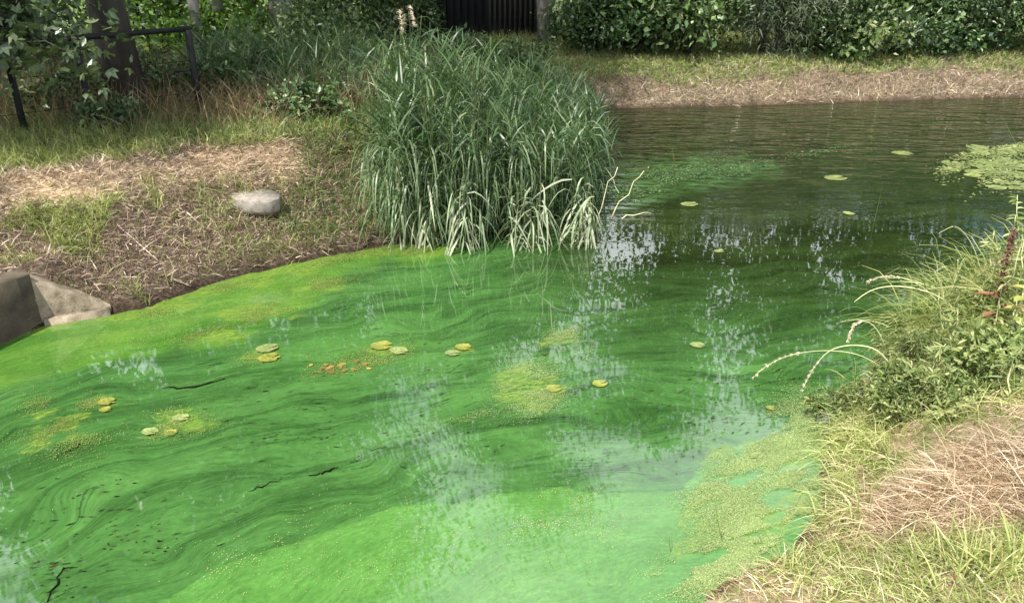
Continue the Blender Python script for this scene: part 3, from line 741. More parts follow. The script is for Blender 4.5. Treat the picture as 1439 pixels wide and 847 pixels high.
# ------------------------------------------------------------------ reeds
REEDP = [(-1.16, 7.0), (-.95, 6.78), (-.35, 6.85), (.1, 7.15), (.5, 7.3), (.85, 7.9), (1.0, 8.9), (1.1, 10.2), (.8, 10.8), (.2, 9.9), (-.6, 8.7), (-1.15, 8.2), (-1.2, 7.4)]
def reed_h(x, y):                          # height of the bed above the water: tallest on the bank side
    return np.interp(x, [-1.7, -1.3, -.95, -.5, 0, .5, .9, 1.3], [1.1, 1.4, 1.58, 1.46, 1.24, .98, .78, .65]) + .05*(y - 8.2)
def inside(n, poly, lo, hi):
    out = []
    while sum(len(q) for q in out) < n:
        p = RNG.random((n*3, 2))*(np.array(hi)-lo) + lo
        out.append(p[sdist(p[:, 0], p[:, 1], poly) < 0])
    return np.concatenate(out)[:n]
WIND = np.array([-.13, .0, 0])
def reed_mass(name, pts, hfun, mat, label=None, cat=None, parent=None, leaves_per=12, ll=(.22, .42), lw=.016, lean=.10, z0=None):
    n = len(pts); zb = np.maximum(hgt(pts[:, 0], pts[:, 1]), -.25) if z0 is None else np.full(n, z0)
    H = hfun(pts[:, 0], pts[:, 1]) * (.72 + .4*RNG.random(n)) - zb
    D = norm(np.stack([RNG.normal(size=n)*lean - .03, RNG.normal(size=n)*lean - .02, np.ones(n)], 1))
    P = np.stack([pts[:, 0], pts[:, 1], zb], 1)
    g = Geo(); strips(g, P, D, H, .009, .12, 4, 'straw', None)
    gl = Geo()
    for k in range(leaves_per):
        f = .12 + .86*(k + RNG.random(n)*.8) / leaves_per
        az = RNG.random(n)*6.28
        q = P + D*(H*f)[:, None]
        d = norm(np.stack([np.cos(az)*.62, np.sin(az)*.62, .75 + .35*f], 1) + WIND)
        strips(gl, q, d, RNG.uniform(*ll, n)*(.8+.35*np.sin(np.pi*f)), lw*(.7+.6*RNG.random(n)), (.5 + 2.6*RNG.random(n))*(1.35 - f), 5, 'reed', np.clip(RNG.normal(.42, .22, n) + .25*(f-.5), 0, 1))  # leaf colour lightens with height, painting in the sunlit top of the bed
    return g, gl
pts = inside(1150, REEDP, (-1.8, 6.6), (1.4, 10.9))
g, gl = reed_mass('reed', pts, reed_h, 'reed')
n = 620; f = RNG.random(n)                 # broad leaves hanging over the front of the bed
fx = np.interp(f, [0, .3, .5, .75, .9, 1], [-1.22, -.95, -.4, .1, .5, .8]) + RNG.normal(size=n)*.05
fy = np.interp(f, [0, .3, .5, .75, .9, 1], [6.95, 6.76, 6.86, 7.12, 7.28, 7.9]) + RNG.random(n)*.22
hz = RNG.uniform(.28, .95, n)
dd = norm(np.stack([RNG.normal(size=n)*.5 - .1, -.55 + RNG.normal(size=n)*.3, .65 + .2*RNG.normal(size=n)], 1))
strips(gl, np.stack([fx, fy, hz], 1), dd, RNG.uniform(.32, .62, n), RNG.uniform(.011, .022, n), RNG.uniform(3, 6, n), 7, 'reed', np.clip(RNG.normal(.72, .24, n), 0, 1))
rb = empty('reed_bed', (-.2, 8.2, -.2), 'dense bed of green common reed growing out of the pond edge', 'reed bed')
for nm, gg, mm in (('stem', g, 'reedstem'), ('leaf', gl, 'reed')):
    ob = gg.build(nm, M[mm], rb); ob.location = (.2, -8.2, .2); ob['kind'] = 'stuff'

# single reeds that stand clear of the bed, each with its own stem and leaves
leaf_me, stem_me, pale_me = [], [], []
for i in range(8):
    gq = Geo(); L = .34 + .02*i
    strips(gq, [(0, 0, 0)], [(0, .62, .85)], L, .016, 1.0 + .32*i, 6, 'reed', .25 + .08*i); leaf_me.append(gq.mesh('leaf', M['reed']))
    gq = Geo(); strips(gq, [(0, 0, 0)], [(0, .42, .45 - .10*i)], L*.95, .017, 5.5, 7, 'reed', .1 + .11*i); pale_me.append(gq.mesh('leaf', M['reedpale']))
for i in range(5):
    gq = Geo(); hh = np.linspace(0, 1, 7)
    gq.tube(np.stack([.03*np.sin(hh*3+i)*hh, .02*hh*hh*(i-2), hh], 1), np.linspace(.0055, .002, 7), 5, rnd=.2*i); stem_me.append(gq.mesh('stem', M['reedstem'], True))
plume_me = []
for i in range(2):
    gq = Geo(); m = 60; a = RNG.random(m)*.2
    strips(gq, np.stack([RNG.normal(size=m)*.006, RNG.normal(size=m)*.006 + a*.15, a], 1), norm(np.stack([RNG.normal(size=m)*.3, .5+RNG.normal(size=m)*.3, np.ones(m)*.6], 1)), .06, .004, 1.5, 2, 'straw'); plume_me.append(gq.mesh('plume', M['seed']))
def reed(x, y, h, label, group, pale=False, nl=7, plume=False, lean=None):
    z0 = max(hg1(x, y), -.25)
    t0 = empty('reed', (x, y, z0), label, 'reed', group)
    t0.rotation_euler = (RNG.normal()*.07 if lean is None else lean[1], RNG.normal()*.07 if lean is None else lean[0], RNG.random()*6.28 if lean is None else 0)
    s = link('stem', random.choice(stem_me), t0); s.scale = (1, 1, h - z0)
    for k in range(nl):
        f = (.30 if not pale else .12) + (.68 if not pale else .8)*(k + .5*random.random())/nl
        l = link('leaf', random.choice(pale_me if pale else leaf_me), t0, (.03*math.sin(f*3)*f, 0, (h - z0)*f))
        l.rotation_euler = (RNG.normal()*.15, RNG.normal()*.15, RNG.random()*6.28); l.scale = [(1.0 if pale else .75) + .5*random.random()]*3
    if plume: link('plume', random.choice(plume_me), t0, (0, 0, (h - z0)*.97))
for i in range(42):                        # front fringe of the bed
    f = i/41; a = np.interp(f, [0, .2, .45, .65, .8, 1], [-1.2, -.9, -.35, .1, .5, 1.0]); b_ = np.interp(f, [0, .2, .45, .65, .8, 1], [6.98, 6.8, 6.86, 7.15, 7.32, 9.1])
    reed(a + RNG.normal()*.07, b_ + RNG.random()*.25, float(reed_h(a, b_))*(.6+.35*RNG.random()), 'green reed standing at the water side of the reed bed', 'green reeds fringing the reed bed')
for i in range(26):                        # tips above the bed
    a = RNG.uniform(-1.5, .4); b_ = RNG.uniform(7.9, 9.0)
    reed(a, b_, float(reed_h(a, b_))*(1.04+.14*RNG.random()), 'tall reed with a pale brown seed plume above the reed bed' if i % 9 == 0 else 'tall green reed reaching above the top of the reed bed', 'plumed reeds of the reed bed' if i % 9 == 0 else 'tallest reeds of the reed bed', nl=8, plume=(i % 9 == 0))
for i in range(48):                        # bleached, bent reeds hanging into the water
    cxp, cyp = [(648, 350), (656, 349), (735, 349), (748, 347), (812, 345), (604, 347), (570, 344), (818, 338)][i % 8]
    a, b_, _ = gp(cxp + RNG.normal()*8, cyp - RNG.random()*4, 0)
    reed(a, b_ - .02, .46 + .36*RNG.random(), 'bleached pale reed with hanging leaves at the water edge of the reed bed', 'bleached reeds along the reed bed', pale=True, nl=8)
for (p0, p1, lab) in [((845, 308), (915, 303), 'fallen brown reed stalk lying on the water past the reed bed'), ((838, 316), (868, 235), 'bare bent reed stalk leaning out of the reed bed side'),
                      ((858, 305), (905, 240), 'bare pale reed stalk slanting over the dark water beside the reed bed'), ((873, 272), (850, 235), 'short bare reed stalk tilted back to the reed bed')]:
    a = np.array(gp(*p0, 0)); b_ = np.array(yp(*p1, a[1]))
    if p1[1] > 300: b_ = np.array(gp(*p1, 0)) + [0, 0, .03]
    g = Geo(); g.tube(limb(a - [0, 0, .04], b_, 7, .05, .12), np.linspace(.006, .003, 7), 6, rnd=.9)
    meta(g.build('reed_stalk', M['palestem']), lab, 'reed stalk')
# second, lower reed stand on the bank behind the path
BP = [gp(375, 165, .8)[:2], gp(470, 160, .8)[:2], gp(525, 155, .8)[:2], (-1.5, 11.5), (-4.2, 12.2), (-4.3, 10.6)]
bpts = inside(420, BP, (-5, 8), (-1, 13))
g, gl = reed_mass('r', bpts, lambda x, y: 1.35 + 0*x, 'reed', leaves_per=8, ll=(.25, .42))
rb2 = empty('reed_bed', (-2.8, 11, .7), 'shaded low stand of reeds on the bank behind the path', 'reed bed')
for nm, gg, mm in (('stem', g, 'reedstem'), ('leaf', gl, 'reed')):
    ob = gg.build(nm, M[mm], rb2); ob.location = (2.8, -11, -.7); ob['kind'] = 'stuff'

# ------------------------------------------------------------------ ground cover
def scatter(n, xr, yr, fn):
    x, y = RNG.uniform(*xr, n), RNG.uniform(*yr, n)
    d = sdist(x, y, shore); z = height(x, y)
    P = np.stack([x, y, z], 1); px, py = proj(P)
    keep = (z > .015) & (RNG.random(n) < fn(x, y, d, px, py))
    return P[keep], d[keep], px[keep], py[keep]
def pathm(px, py): return pmask(px, py, [(-400, 250), (0, 246), (160, 222), (300, 205), (420, 206), (430, 235), (330, 255), (220, 262), (100, 285), (0, 300), (-400, 330)], 10, 14)
# tufts on the left bank: patches
def tuft(x, y): return sstep(.44, .56, fbm(x*2.0 + 40, y*2.0, 3))
P, d, px, py = scatter(260000, (-6.2, .2), (4.4, 8.9), lambda x, y, d, px, py: np.clip((1-pathm(px, py)) * np.where(d < 1.1, np.maximum(.8*tuft(x, y)*(.22+.78*sstep(330, 170, px)), .05), .5*sstep(8.9, 7.6, y)) * (py > 150), 0, 1))
g = Geo(); n = len(P); strips(g, P, rdir(n, 1.6), RNG.uniform(.06, .19, n)*np.where(d > 1.2, 1.2, 1), .007, .9, 3, 'blade')
meta(g.build('bank_grass', M['grass']), 'short green grass tufts growing on the near side bank slope', 'grass', kind='stuff')
P, d, px, py = scatter(150000, (-5.2, .3), (4.5, 8.4), lambda x, y, d, px, py: np.clip((d < 1.5)*(.85 - .6*tuft(x, y)*(px < 260)), 0, 1))
g = Geo(); n = len(P); P[:, 2] += RNG.random(n)*.03
strips(g, P, rdir(n, .35, .5), RNG.uniform(.02, .12, n), RNG.uniform(.002, .008, n), RNG.uniform(0, .5, n), 2, 'straw', RNG.random(n)**1.4)
meta(g.build('reed_litter', M['litter']), 'grey brown cut stalks and litter covering the bank slope', 'litter', kind='stuff')
P, d, px, py = scatter(110000, (-7, -.3), (6.0, 9.6), lambda x, y, d, px, py: np.clip(pathm(px, py)*.8 + .04, 0, 1))
g = Geo(); n = len(P); strips(g, P + np.array([0, 0, .01]), rdir(n, .12, .25), RNG.uniform(.05, .16, n), .005, .25, 2, 'straw')
meta(g.build('dry_grass_path', M['pathstraw']), 'flattened straw coloured grass on the trodden path', 'dry grass', kind='stuff')
for (p0, p1, lab) in [((165, 316), (222, 366), 'long pale dead stalk lying diagonally on the littered slope'), ((262, 298), (282, 316), 'short pale dead stalk beside the stone slab'), ((243, 392), (268, 402), 'white split stalk near the algae edge'), ((125, 360), (138, 382), 'brown dead stalk above the concrete wing')]:
    q = []
    for f in np.linspace(0, 1, 7):
        a_, b_ = p0[0] + (p1[0]-p0[0])*f, p0[1] + (p1[1]-p0[1])*f
        for s_ in np.arange(5.0, 8.5, .01):
            d_ = ray(a_, b_); v_ = (d_[0]*s_/d_[1], s_, CAM_H + d_[2]*s_/d_[1])
            if v_[2] <= hg1(v_[0], v_[1]) + .025: q.append(v_); break
    q = np.array(q)
    meta(Geo().tube(q, np.linspace(.006, .004, len(q)), 6, rnd=.95).build('dead_stalk', M['litter'], None, True), lab, 'dead stalk')
# tall brown grass along the fence and under the trees
P, d, px, py = scatter(30000, (-8, -1.0), (7.4, 12.5), lambda x, y, d, px, py: np.clip((py < 206)*sstep(206, 185, py)*(d > 1.3)*(.25 + .75*fbm(x*1.2, y*1.2, 3)), 0, 1))
g = Geo(); n = len(P); strips(g, P, rdir(n, 2.4), RNG.uniform(.18, .62, n), .006, .7, 4, 'blade')
meta(g.build('tall_dry_grass', M['dry']), 'tall brown dry grass along the pipe fence', 'dry grass', kind='stuff')
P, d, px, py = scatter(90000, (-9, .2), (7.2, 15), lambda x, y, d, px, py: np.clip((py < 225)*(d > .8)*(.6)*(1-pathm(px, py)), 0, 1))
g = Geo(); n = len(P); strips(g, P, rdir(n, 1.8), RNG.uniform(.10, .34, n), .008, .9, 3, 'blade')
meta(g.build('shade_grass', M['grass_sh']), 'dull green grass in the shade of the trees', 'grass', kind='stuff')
# bank side of the reed bed
P, d, px, py = scatter(26000, (-2.0, .9), (6.6, 13.4), lambda x, y, d, px, py: .75*(d < 1.2)*(d > 0))
g = Geo(); n = len(P); strips(g, P, rdir(n, 1.5), RNG.uniform(.12, .4, n), .008, 1.2, 4, 'blade')
meta(g.build('rank_grass', M['grass_sh']), 'rank grass on the bank between path and reed bed', 'grass', kind='stuff')
# far bank
P, d, px, py = scatter(130000, (-1, 15), (13, 18), lambda x, y, d, px, py: (.05 + .8*sstep(.45, 1.0, d + (fbm(x*1.1, y*1.1, 3)-.5)*.9)))
g = Geo(); n = len(P); strips(g, P, rdir(n, 1.6), RNG.uniform(.05, .15, n)*np.where(d > 1.9, 2.8, 1), .013, .9, 2, 'blade')
meta(g.build('far_bank_grass', M['grass']), 'sunlit mown grass along the top of the far bank', 'grass', kind='stuff')
P, d, px, py = scatter(90000, (0, 15), (12.8, 16), lambda x, y, d, px, py: np.clip(.9*(1 - sstep(.6, 1.3, d + (fbm(x*1.1+9, y*1.1, 3)-.5)*.7)) + .16, 0, 1))
g = Geo(); n = len(P); strips(g, P, rdir(n, .5, .7), RNG.uniform(.05, .17, n), .010, .4, 2, 'straw', np.clip(RNG.normal(.45, .25, n), 0, 1))
meta(g.build('far_bank_litter', M['farlitter']), 'brown dead stalks on the slope of the far bank', 'litter', kind='stuff')
P, d, px, py = scatter(900, (1, 12), (13, 15), lambda x, y, d, px, py: (d < .55)*.8)
g = Geo(); n = len(P); strips(g, P, rdir(n, 1.0), RNG.uniform(.15, .34, n), .010, 1.2, 3, 'straw', RNG.uniform(.8, 1, n))
meta(g.build('bleached_stalks', M['litter']), 'scattered bleached stalks at the foot of the far bank', 'dead stalks', kind='stuff')

# right bank
def strawm(px, py): return pmask(px, py, [(1230, 640), (1250, 600), (1330, 585), (1400, 565), (1500, 560), (1500, 690), (1400, 690), (1330, 675), (1270, 700), (1235, 690)], 12, 12)
P, d, px, py = scatter(130000, (.6, 3.6), (1.8, 5.6), lambda x, y, d, px, py: np.clip((1 - .9*strawm(px, py))*(.18 + .75*sstep(.42, .6, fbm(x*3+5, y*3, 3))), 0, 1))
g = Geo(); n = len(P); k = 1 + .9*sstep(.9, 2.2, P[:, 0] - .35*P[:, 1])
strips(g, P, rdir(n, 1.2) + np.array([-.1, 0, 0]), RNG.uniform(.03, .12, n)*k, RNG.uniform(.003, .006, n), 1.1, 4, 'blade')
meta(g.build('near_grass', M['neargrass']), 'bright yellow green grass on the bank beside the straw heap', 'grass', kind='stuff')
P, d, px, py = scatter(42000, (.6, 3.4), (1.8, 5.2), lambda x, y, d, px, py: .7 + 0*x)
g = Geo(); n = len(P); P[:, 2] += .008; strips(g, P, rdir(n, .2, .4), RNG.uniform(.04, .13, n), RNG.uniform(.002, .0045, n), .5, 2, 'straw')
meta(g.build('dry_thatch', M['straw']), 'dry straw thatch between the grass blades of the near bank', 'dry grass', kind='stuff')
# overhanging edge grass
def edge_band(px, py): return pmask(px, py, [(1110, 590), (1180, 560), (1260, 575), (1260, 650), (1230, 740), (1150, 760), (1120, 690)], 14, 10)
P, d, px, py = scatter(30000, (1.0, 2.6), (2.4, 4.8), lambda x, y, d, px, py: edge_band(px, py)*.42)
g = Geo(); n = len(P); strips(g, P, rdir(n, .75) + np.array([-.55, -.1, 0]), RNG.uniform(.12, .34, n), .005, 1.3, 5, 'blade')
meta(g.build('overhanging_grass', M['neargrass']), 'long lank grass trailing from the bank onto the pale algae', 'grass', kind='stuff')

# heap of cut straw
sh = gp(1385, 640, .55)
t0 = empty('straw_heap', (sh[0], sh[1], hg1(sh[0], sh[1])), 'heap of cut golden straw on the bank above the bright grass', 'straw heap')
n = 7500; u = RNG.random(n)**.5; a = RNG.random(n)*6.28
lx, ly = u*np.cos(a)*.46, u*np.sin(a)*.30
lz = .20*(1-u**2)*RNG.random(n)**.4 + hgt(sh[0]+lx, sh[1]+ly) - hg1(sh[0], sh[1])
g = Geo(); strips(g, np.stack([lx, ly, lz], 1), rdir(n, .12, .35), RNG.uniform(.07, .24, n), RNG.uniform(.002, .0042, n), RNG.uniform(.2, 1.4, n), 4, 'straw')
ob = g.build('straw', M['straw'], t0); ob['kind'] = 'stuff'
mv = []; 
for i in range(7):
    for k in range(20):
        r = i/6; aa = k*6.2832/20; mv.append((r*math.cos(aa)*.44, r*math.sin(aa)*.27, .15*(1-r*r) - .06 + RNG.normal()*.008 + hg1(sh[0]+r*math.cos(aa)*.44, sh[1]+r*math.sin(aa)*.27) - hg1(sh[0], sh[1])))
mq = [[i*20+k, i*20+(k+1) % 20, i*20+20+(k+1) % 20, i*20+20+k] for i in range(6) for k in range(20)]
Geo().add(mv, mq, rnd=.25).build('packed_core', M['straw'], t0, True)

# leafy weeds on the right bank
def mound(px, py, z, size, label, **kw):
    p = gp(px, py, z)
    return shrub(kw.pop('name', 'leafy_weed'), (p[0], p[1]), size, label, 'weed', kw.pop('group', None), **kw)
mound(1330, 545, .40, (.42, .22, .20), 'low mound of small leaved green weed beside the straw heap', mat='weed', n=4600, leaf=.04, wr=.30, clumps=80, stems=9, hexa=True)
mound(1215, 550, .20, (.30, .20, .14), 'low pale green weed patch trailing over the water edge', mat='weed', n=2600, leaf=.034, wr=.28, clumps=60, stems=7, hexa=True)
mound(1420, 520, .45, (.28, .22, .26), 'bushy green weed under the yellow leaved plant', mat='weed', n=3600, leaf=.04, wr=.45, clumps=50, stems=9, hexa=True)
mound(1290, 480, .30, (.26, .22, .26), 'narrow leaved weed at the foot of the arching seed grass', mat='weed', n=2400, leaf=.05, wr=.16, clumps=40, stems=6, kind='strip')
def clump(name, px, py, z, n, L, W, label, mat='neargrass', spread=.12, up=1.4, bend=1.2, cat='grass clump', lean=(0, 0, 0)):
    p = gp(px, py, z); z0 = hg1(p[0], p[1])
    g = Geo(); q = np.stack([RNG.normal(size=n)*spread, RNG.normal(size=n)*spread*.8, 0*np.zeros(n)], 1)
    q[:, 2] = np.maximum(hgt(p[0]+q[:, 0], p[1]+q[:, 1]), -.05) - z0
    strips(g, q, rdir(n, up) + np.array(lean), RNG.uniform(*L, n), RNG.uniform(*W, n), bend, 6, 'blade')
    o = g.build(name, M[mat]); o.location = (p[0], p[1], z0 - .01)
    return meta(o, label, cat)
clump('grass_clump', 1400, 400, .4, 520, (.35, .85), (.006, .012), 'tall pale green grass clump around the dark red dock stalk', spread=.22, mat='grass')
clump('grass_clump', 1350, 410, .35, 320, (.3, .7), (.005, .011), 'grass clump leaning out over the dark water in front of the lily pads', spread=.16, lean=(-.35, 0, 0), mat='grass')
clump('grass_clump', 1470, 420, .45, 360, (.45, .95), (.006, .012), 'tall grass clump behind the red leaved dock', spread=.22, mat='grass')
clump('grass_clump', 1400, 780, .5, 260, (.12, .26), (.005, .009), 'thick bright green grass tuft below the straw heap', spread=.10, up=1.8, bend=.7)
clump('grass_clump', 1330, 735, .5, 180, (.10, .2), (.004, .008), 'small bright grass tuft at the foot of the straw heap', spread=.10, up=1.8, bend=.7)
clump('grass_clump', 1220, 520, .15, 90, (.12, .32), (.004, .007), 'thin grass clump under the drooping seed heads', spread=.12, mat='grass')
for (px, py, zz, n_, lab) in [(305, 290, .45, 60, 'bright grass tuft on the slope below the path'), (388, 330, .25, 70, 'bright green grass tuft just below the stone slab'), (350, 355, .12, 55, 'small grass tuft near the algae edge under the stone slab'), (450, 325, .2, 50, 'grey green grass tuft between stone slab and reed bed'), (105, 290, .65, 70, 'upright grass tuft at the edge of the straw path'), (195, 410, .10, 70, 'grass tuft hanging over the end of the concrete wing')]:
    clump('grass_tuft', px, py, zz, n_, (.07, .19), (.004, .008), lab, spread=.06, up=1.6, bend=.9)

def seed_grass(pix, Y_, label, head=.35, stem_r=.0032, drop=True):
    pts = np.array([yp(a, b_, Y_) for a, b_ in pix])
    # smooth the path
    tt = np.linspace(0, 1, len(pts)); ts = np.linspace(0, 1, 24)
    q = np.stack([np.interp(ts, tt, pts[:, k]) for k in range(3)], 1)
    for _ in range(6): q[1:-1] = (q[:-2] + 2*q[1:-1] + q[2:])/4
    q[:, 1] += .05*np.sin(ts*2.5)
    base = q[0].copy(); zb = hg1(base[0], base[1])
    if base[2] > zb: q = np.vstack([[base[0] + .02, base[1] + .02, zb - .02], q])
    t0 = empty('seed_grass', tuple(q[0]), label, 'grass')
    m = len(q)
    o = Geo().tube(q - q[0], np.linspace(stem_r, stem_r*.4, m), 6, rnd=.6).build('stem', M['palestem'], t0, True)
    if head:
        k0 = int(m*(1-head)); g = Geo(); k = RNG.integers(k0, m, 90)
        tan = np.gradient(q, axis=0)[k]
        leaves(g, q[k] - q[0] + RNG.normal(size=(90, 3))*.003, norm(norm(tan) + rdir(90, -.35)*.5), rdir(90), .022, .006, .3)
        g.build('seed_head', M['seed'], t0)
Yb = 4.3
seed_grass([(1245, 520), (1215, 500), (1180, 496), (1140, 498), (1105, 506), (1080, 518), (1062, 532)], 4.25, 'arching grass stem with a long drooping seed head low over the algae', .42)
seed_grass([(1352, 470), (1345, 432), (1320, 417), (1290, 408), (1255, 405), (1225, 411), (1203, 427)], 4.7, 'long pale bare grass stem arching over the water', 0, .006)
seed_grass([(1330, 450), (1318, 420), (1295, 402), (1270, 393), (1245, 391), (1224, 397)], 4.75, 'arching grass stem with small brown seed head above the long bare stem', .4)
seed_grass([(1262, 530), (1240, 492), (1205, 488), (1170, 495), (1148, 520), (1130, 550)], 4.1, 'thick pale grass stem bending steeply down to the algae', .25, .005)
seed_grass([(1255, 520), (1240, 470), (1225, 455), (1205, 458), (1195, 480)], 4.35, 'short hooked grass stem with brown seeds between the arching stems', .4)
seed_grass([(1380, 470), (1362, 400), (1340, 375), (1315, 385)], 4.9, 'curved thin grass stem in front of the lily pads', 0, .003)
seed_grass([(1400, 470), (1375, 350), (1350, 318), (1322, 330)], 5.2, 'high curved grass stem leaning from the tall clump', 0, .0035)
clump('grass_clump', 1290, 575, .35, 150, (.12, .34), (.003, .006), 'wispy pale grass rising through the small leaved weed mound', spread=.16, up=1.0)
clump('grass_clump', 1180, 590, .12, 130, (.10, .28), (.003, .006), 'wispy grass lying over the water at the edge of the pale mat', spread=.10, up=.7, lean=(-.4, 0, 0))
clump('grass_clump', 1400, 560, .5, 150, (.15, .36), (.003, .006), 'wispy grass between weed mound and straw heap', spread=.14, up=1.0)
wm_ = []
for v in range(4):
    gs_, gl_ = Geo(), Geo(); H_ = 1.0
    q = limb((0, 0, 0), (RNG.normal()*.06, RNG.normal()*.06, H_), 8, 0, .06); gs_.tube(q, np.linspace(.006, .002, 8), 6, rnd=.4)
    m = 64; k = RNG.uniform(.18, 1, m); az = np.arange(m)*2.4
    pp = np.stack([np.interp(k, np.linspace(0, 1, 8), q[:, c_]) for c_ in range(3)], 1)
    strips(gl_, pp, np.stack([np.cos(az), np.sin(az), .55 + 0*az], 1), (.17 - .10*k)*RNG.uniform(.8, 1.3, m), .017, 1.3, 5, 'leaf')
    wm_.append((gs_.mesh('stem', M['palestem'], True), gl_.mesh('foliage', M['weed'])))
for i, (px, py, z_, h_) in enumerate([(1345, 440, .3, .55), (1372, 430, .35, .62), (1395, 455, .4, .62), (1430, 440, .45, .72), (1412, 400, .4, .66), (1450, 500, .5, .6), (1385, 400, .35, .6), (1325, 470, .3, .42), (1360, 490, .4, .42), (1440, 400, .45, .75), (1300, 505, .3, .34), (1420, 540, .5, .42), (1465, 455, .5, .7)]):
    p = gp(px, py, z_); t0 = empty('tall_weed', (p[0], p[1], hg1(p[0], p[1]) - .02), 'tall narrow leaved green weed in the thicket round the dock', 'weed', 'tall weeds on the bank by the lily pads')
    t0.scale = (.8 + .2*h_, .8 + .2*h_, h_); t0.rotation_euler = (RNG.normal()*.12, RNG.normal()*.14 - .08, i*2.1)
    a_, b_ = wm_[i % 4]; link('stem', a_, t0); link('foliage', b_, t0)
# sword leaves
p = gp(1240, 520, .12)
t0 = empty('iris_plant', (p[0], p[1], .0), 'two stiff sword shaped green leaves rising from the water edge', 'iris plant')
for a, L_, dx in ((0, .42, .03), (.05, .34, -.12), (-.03, .26, .10)):
    g = Geo(); strips(g, [(a, 0, 0)], [(dx, 0, 1)], L_, .016, .05, 5, 'blade', .3); g.build('leaf', M['weed'], t0)
# dock with seed stalk, red leaves, yellow leaves
p = gp(1400, 440, .45)
t0 = empty('dock_plant', (p[0], p[1], hg1(p[0], p[1]) - .02), 'dock with a dark red brown seed stalk and reddened leaves', 'dock')
g = Geo(); q = limb((0, 0, 0), (-.02, .03, .74), 7, 0, .06); g.tube(q, np.linspace(.007, .003, 7), 6, rnd=.6); g.build('stem', M['dock'], t0)
m = 420; hz = RNG.uniform(.30, .72, m); az = RNG.random(m)*6.28; rr = .05*RNG.random(m)*(1.1 - (hz-.3)/.5)
g = Geo(); g.tube(q[3:], .0032, 6, rnd=.5); leaves(g, np.stack([-.02*hz + rr*np.cos(az), .03*hz + rr*np.sin(az), hz], 1), rdir(m, .3), rdir(m), .016, .012, .3); g.build('seed_spike', M['dock'], t0)
for (dx, dz, L_, az) in ((.05, .36, .16, .3), (-.05, .30, .14, 2.6), (.08, .24, .17, -.4), (-.08, .2, .15, 3.6), (.0, .15, .13, -1.6)):
    g = Geo(); leaves(g, np.array([(0, 0, dz)]), np.array([(math.cos(az), math.sin(az), .1)]), np.array([(0, 0, 1.)]), L_, .055, .2, .5, True); g.build('leaf', M['redleaf'], t0)
p = gp(1415, 500, .45)
t0 = empty('yellow_leaved_weed', (p[0], p[1], hg1(p[0], p[1]) - .02), 'weed with broad yellow green leaves beside the reddened dock', 'weed')
g = Geo(); g.tube(limb((0, 0, 0), (0, .02, .50), 6, 0, .06), np.linspace(.006, .003, 6), 6, rnd=.4); g.build('stem', M['palestem'], t0)
for i in range(15):
    az = i*2.4; dz = .16 + .023*i; L_ = .07 + .03*RNG.random()
    g = Geo(); leaves(g, np.array([(0, 0, dz)]), np.array([(math.cos(az), math.sin(az), .05)]), np.array([(.3*math.cos(az), .3*math.sin(az), 1.)]), L_, .05, .15, RNG.random(), True); g.build('leaf', M['yellowleaf'], t0)
# old board at the water edge
p = gp(1045, 846, .10)
pb = Geo().box((0, 0, 0), (.34, .16, .05)).build('wooden_plank', M['plank'])
pb.location = (p[0] + .03, p[1] - .05, .075); pb.rotation_euler = (0, -.03, .06)
meta(pb, 'weathered board end lying at the water edge under dry grass', 'plank')
for (px, py, lab, mm) in [(1364, 776, 'curled orange brown fallen leaf in the bright grass', 'rust'), (1345, 792, 'small tan fallen leaf in the bright grass', 'redleaf')]:
    p = gp(px, py, .53); g = Geo()
    leaves(g, np.array([(0, 0, 0.)]), np.array([(1, .3, .1)]), np.array([(0, 0, 1.)]), .035, .026, .3, .1, True)
    o = g.build('fallen_leaf', M[mm]); o.location = (p[0], p[1], hg1(p[0], p[1]) + .05); meta(o, lab, 'leaf')

# ------------------------------------------------------------------ on the water
def pad_mesh(i, mat):
    k = 18; V = [(0, 0, .002)]; notch = .22
    for a in range(k+1):
        th = notch + (2*math.pi - 2*notch)*a/k; r = 1 + RNG.normal()*.045
        V.append((.62*r*math.cos(th), .5*r*math.sin(th), .004 + abs(RNG.normal())*.003))
    for a in range(k+1): V.append((V[a+1][0]*.55, V[a+1][1]*.55, .001))
    Q = [[a+1, a+2, k+3+a, k+2+a] for a in range(k)]
    T = [[0, k+2+a, k+3+a] for a in range(k)]
    return Geo().add(V, Q, T, rnd=np.clip(RNG.normal(.5, .3, len(V)), 0, 1)).mesh('lily_pad', M[mat], True)
pads = [pad_mesh(i, 'pad') for i in range(5)]; ypads = [pad_mesh(i, 'padyellow') for i in range(3)]
def pad(px, py, w, label, group=None, y=False, rz=None):
    p = gp(px, py, 0); dep = p[1]*CP + CAM_H*SP
    o = link('lily_pad', random.choice(ypads if y else pads)); s = w/FPX*dep/1.15*(.85 if y else .9)
    o.location = (p[0], p[1], .004 + .003*random.random()); o.scale = (s, s, 1); o.rotation_euler = (0, 0, random.random()*6.28 if rz is None else rz)
    return meta(o, label, 'lily pad', group)
placed = []
for (x0, x1, y0, y1, n_) in [(1372, 1500, 207, 217, 11), (1328, 1385, 230, 240, 5), (1372, 1500, 226, 238, 12), (1365, 1500, 239, 250, 9), (1400, 1500, 253, 266, 7)]:
    for i in range(n_*6):
        a, b_ = RNG.uniform(x0, x1), RNG.uniform(y0, y1)
        if any(abs(a-q[0]) < 22 and abs(b_-q[1]) < 3.6 for q in placed): continue
        placed.append((a, b_)); pad(a, b_, RNG.uniform(24, 36), 'pale green lily pad in the floating cluster by the tall bank grass', 'lily pads in the cluster')
        if len(placed) > 60: break
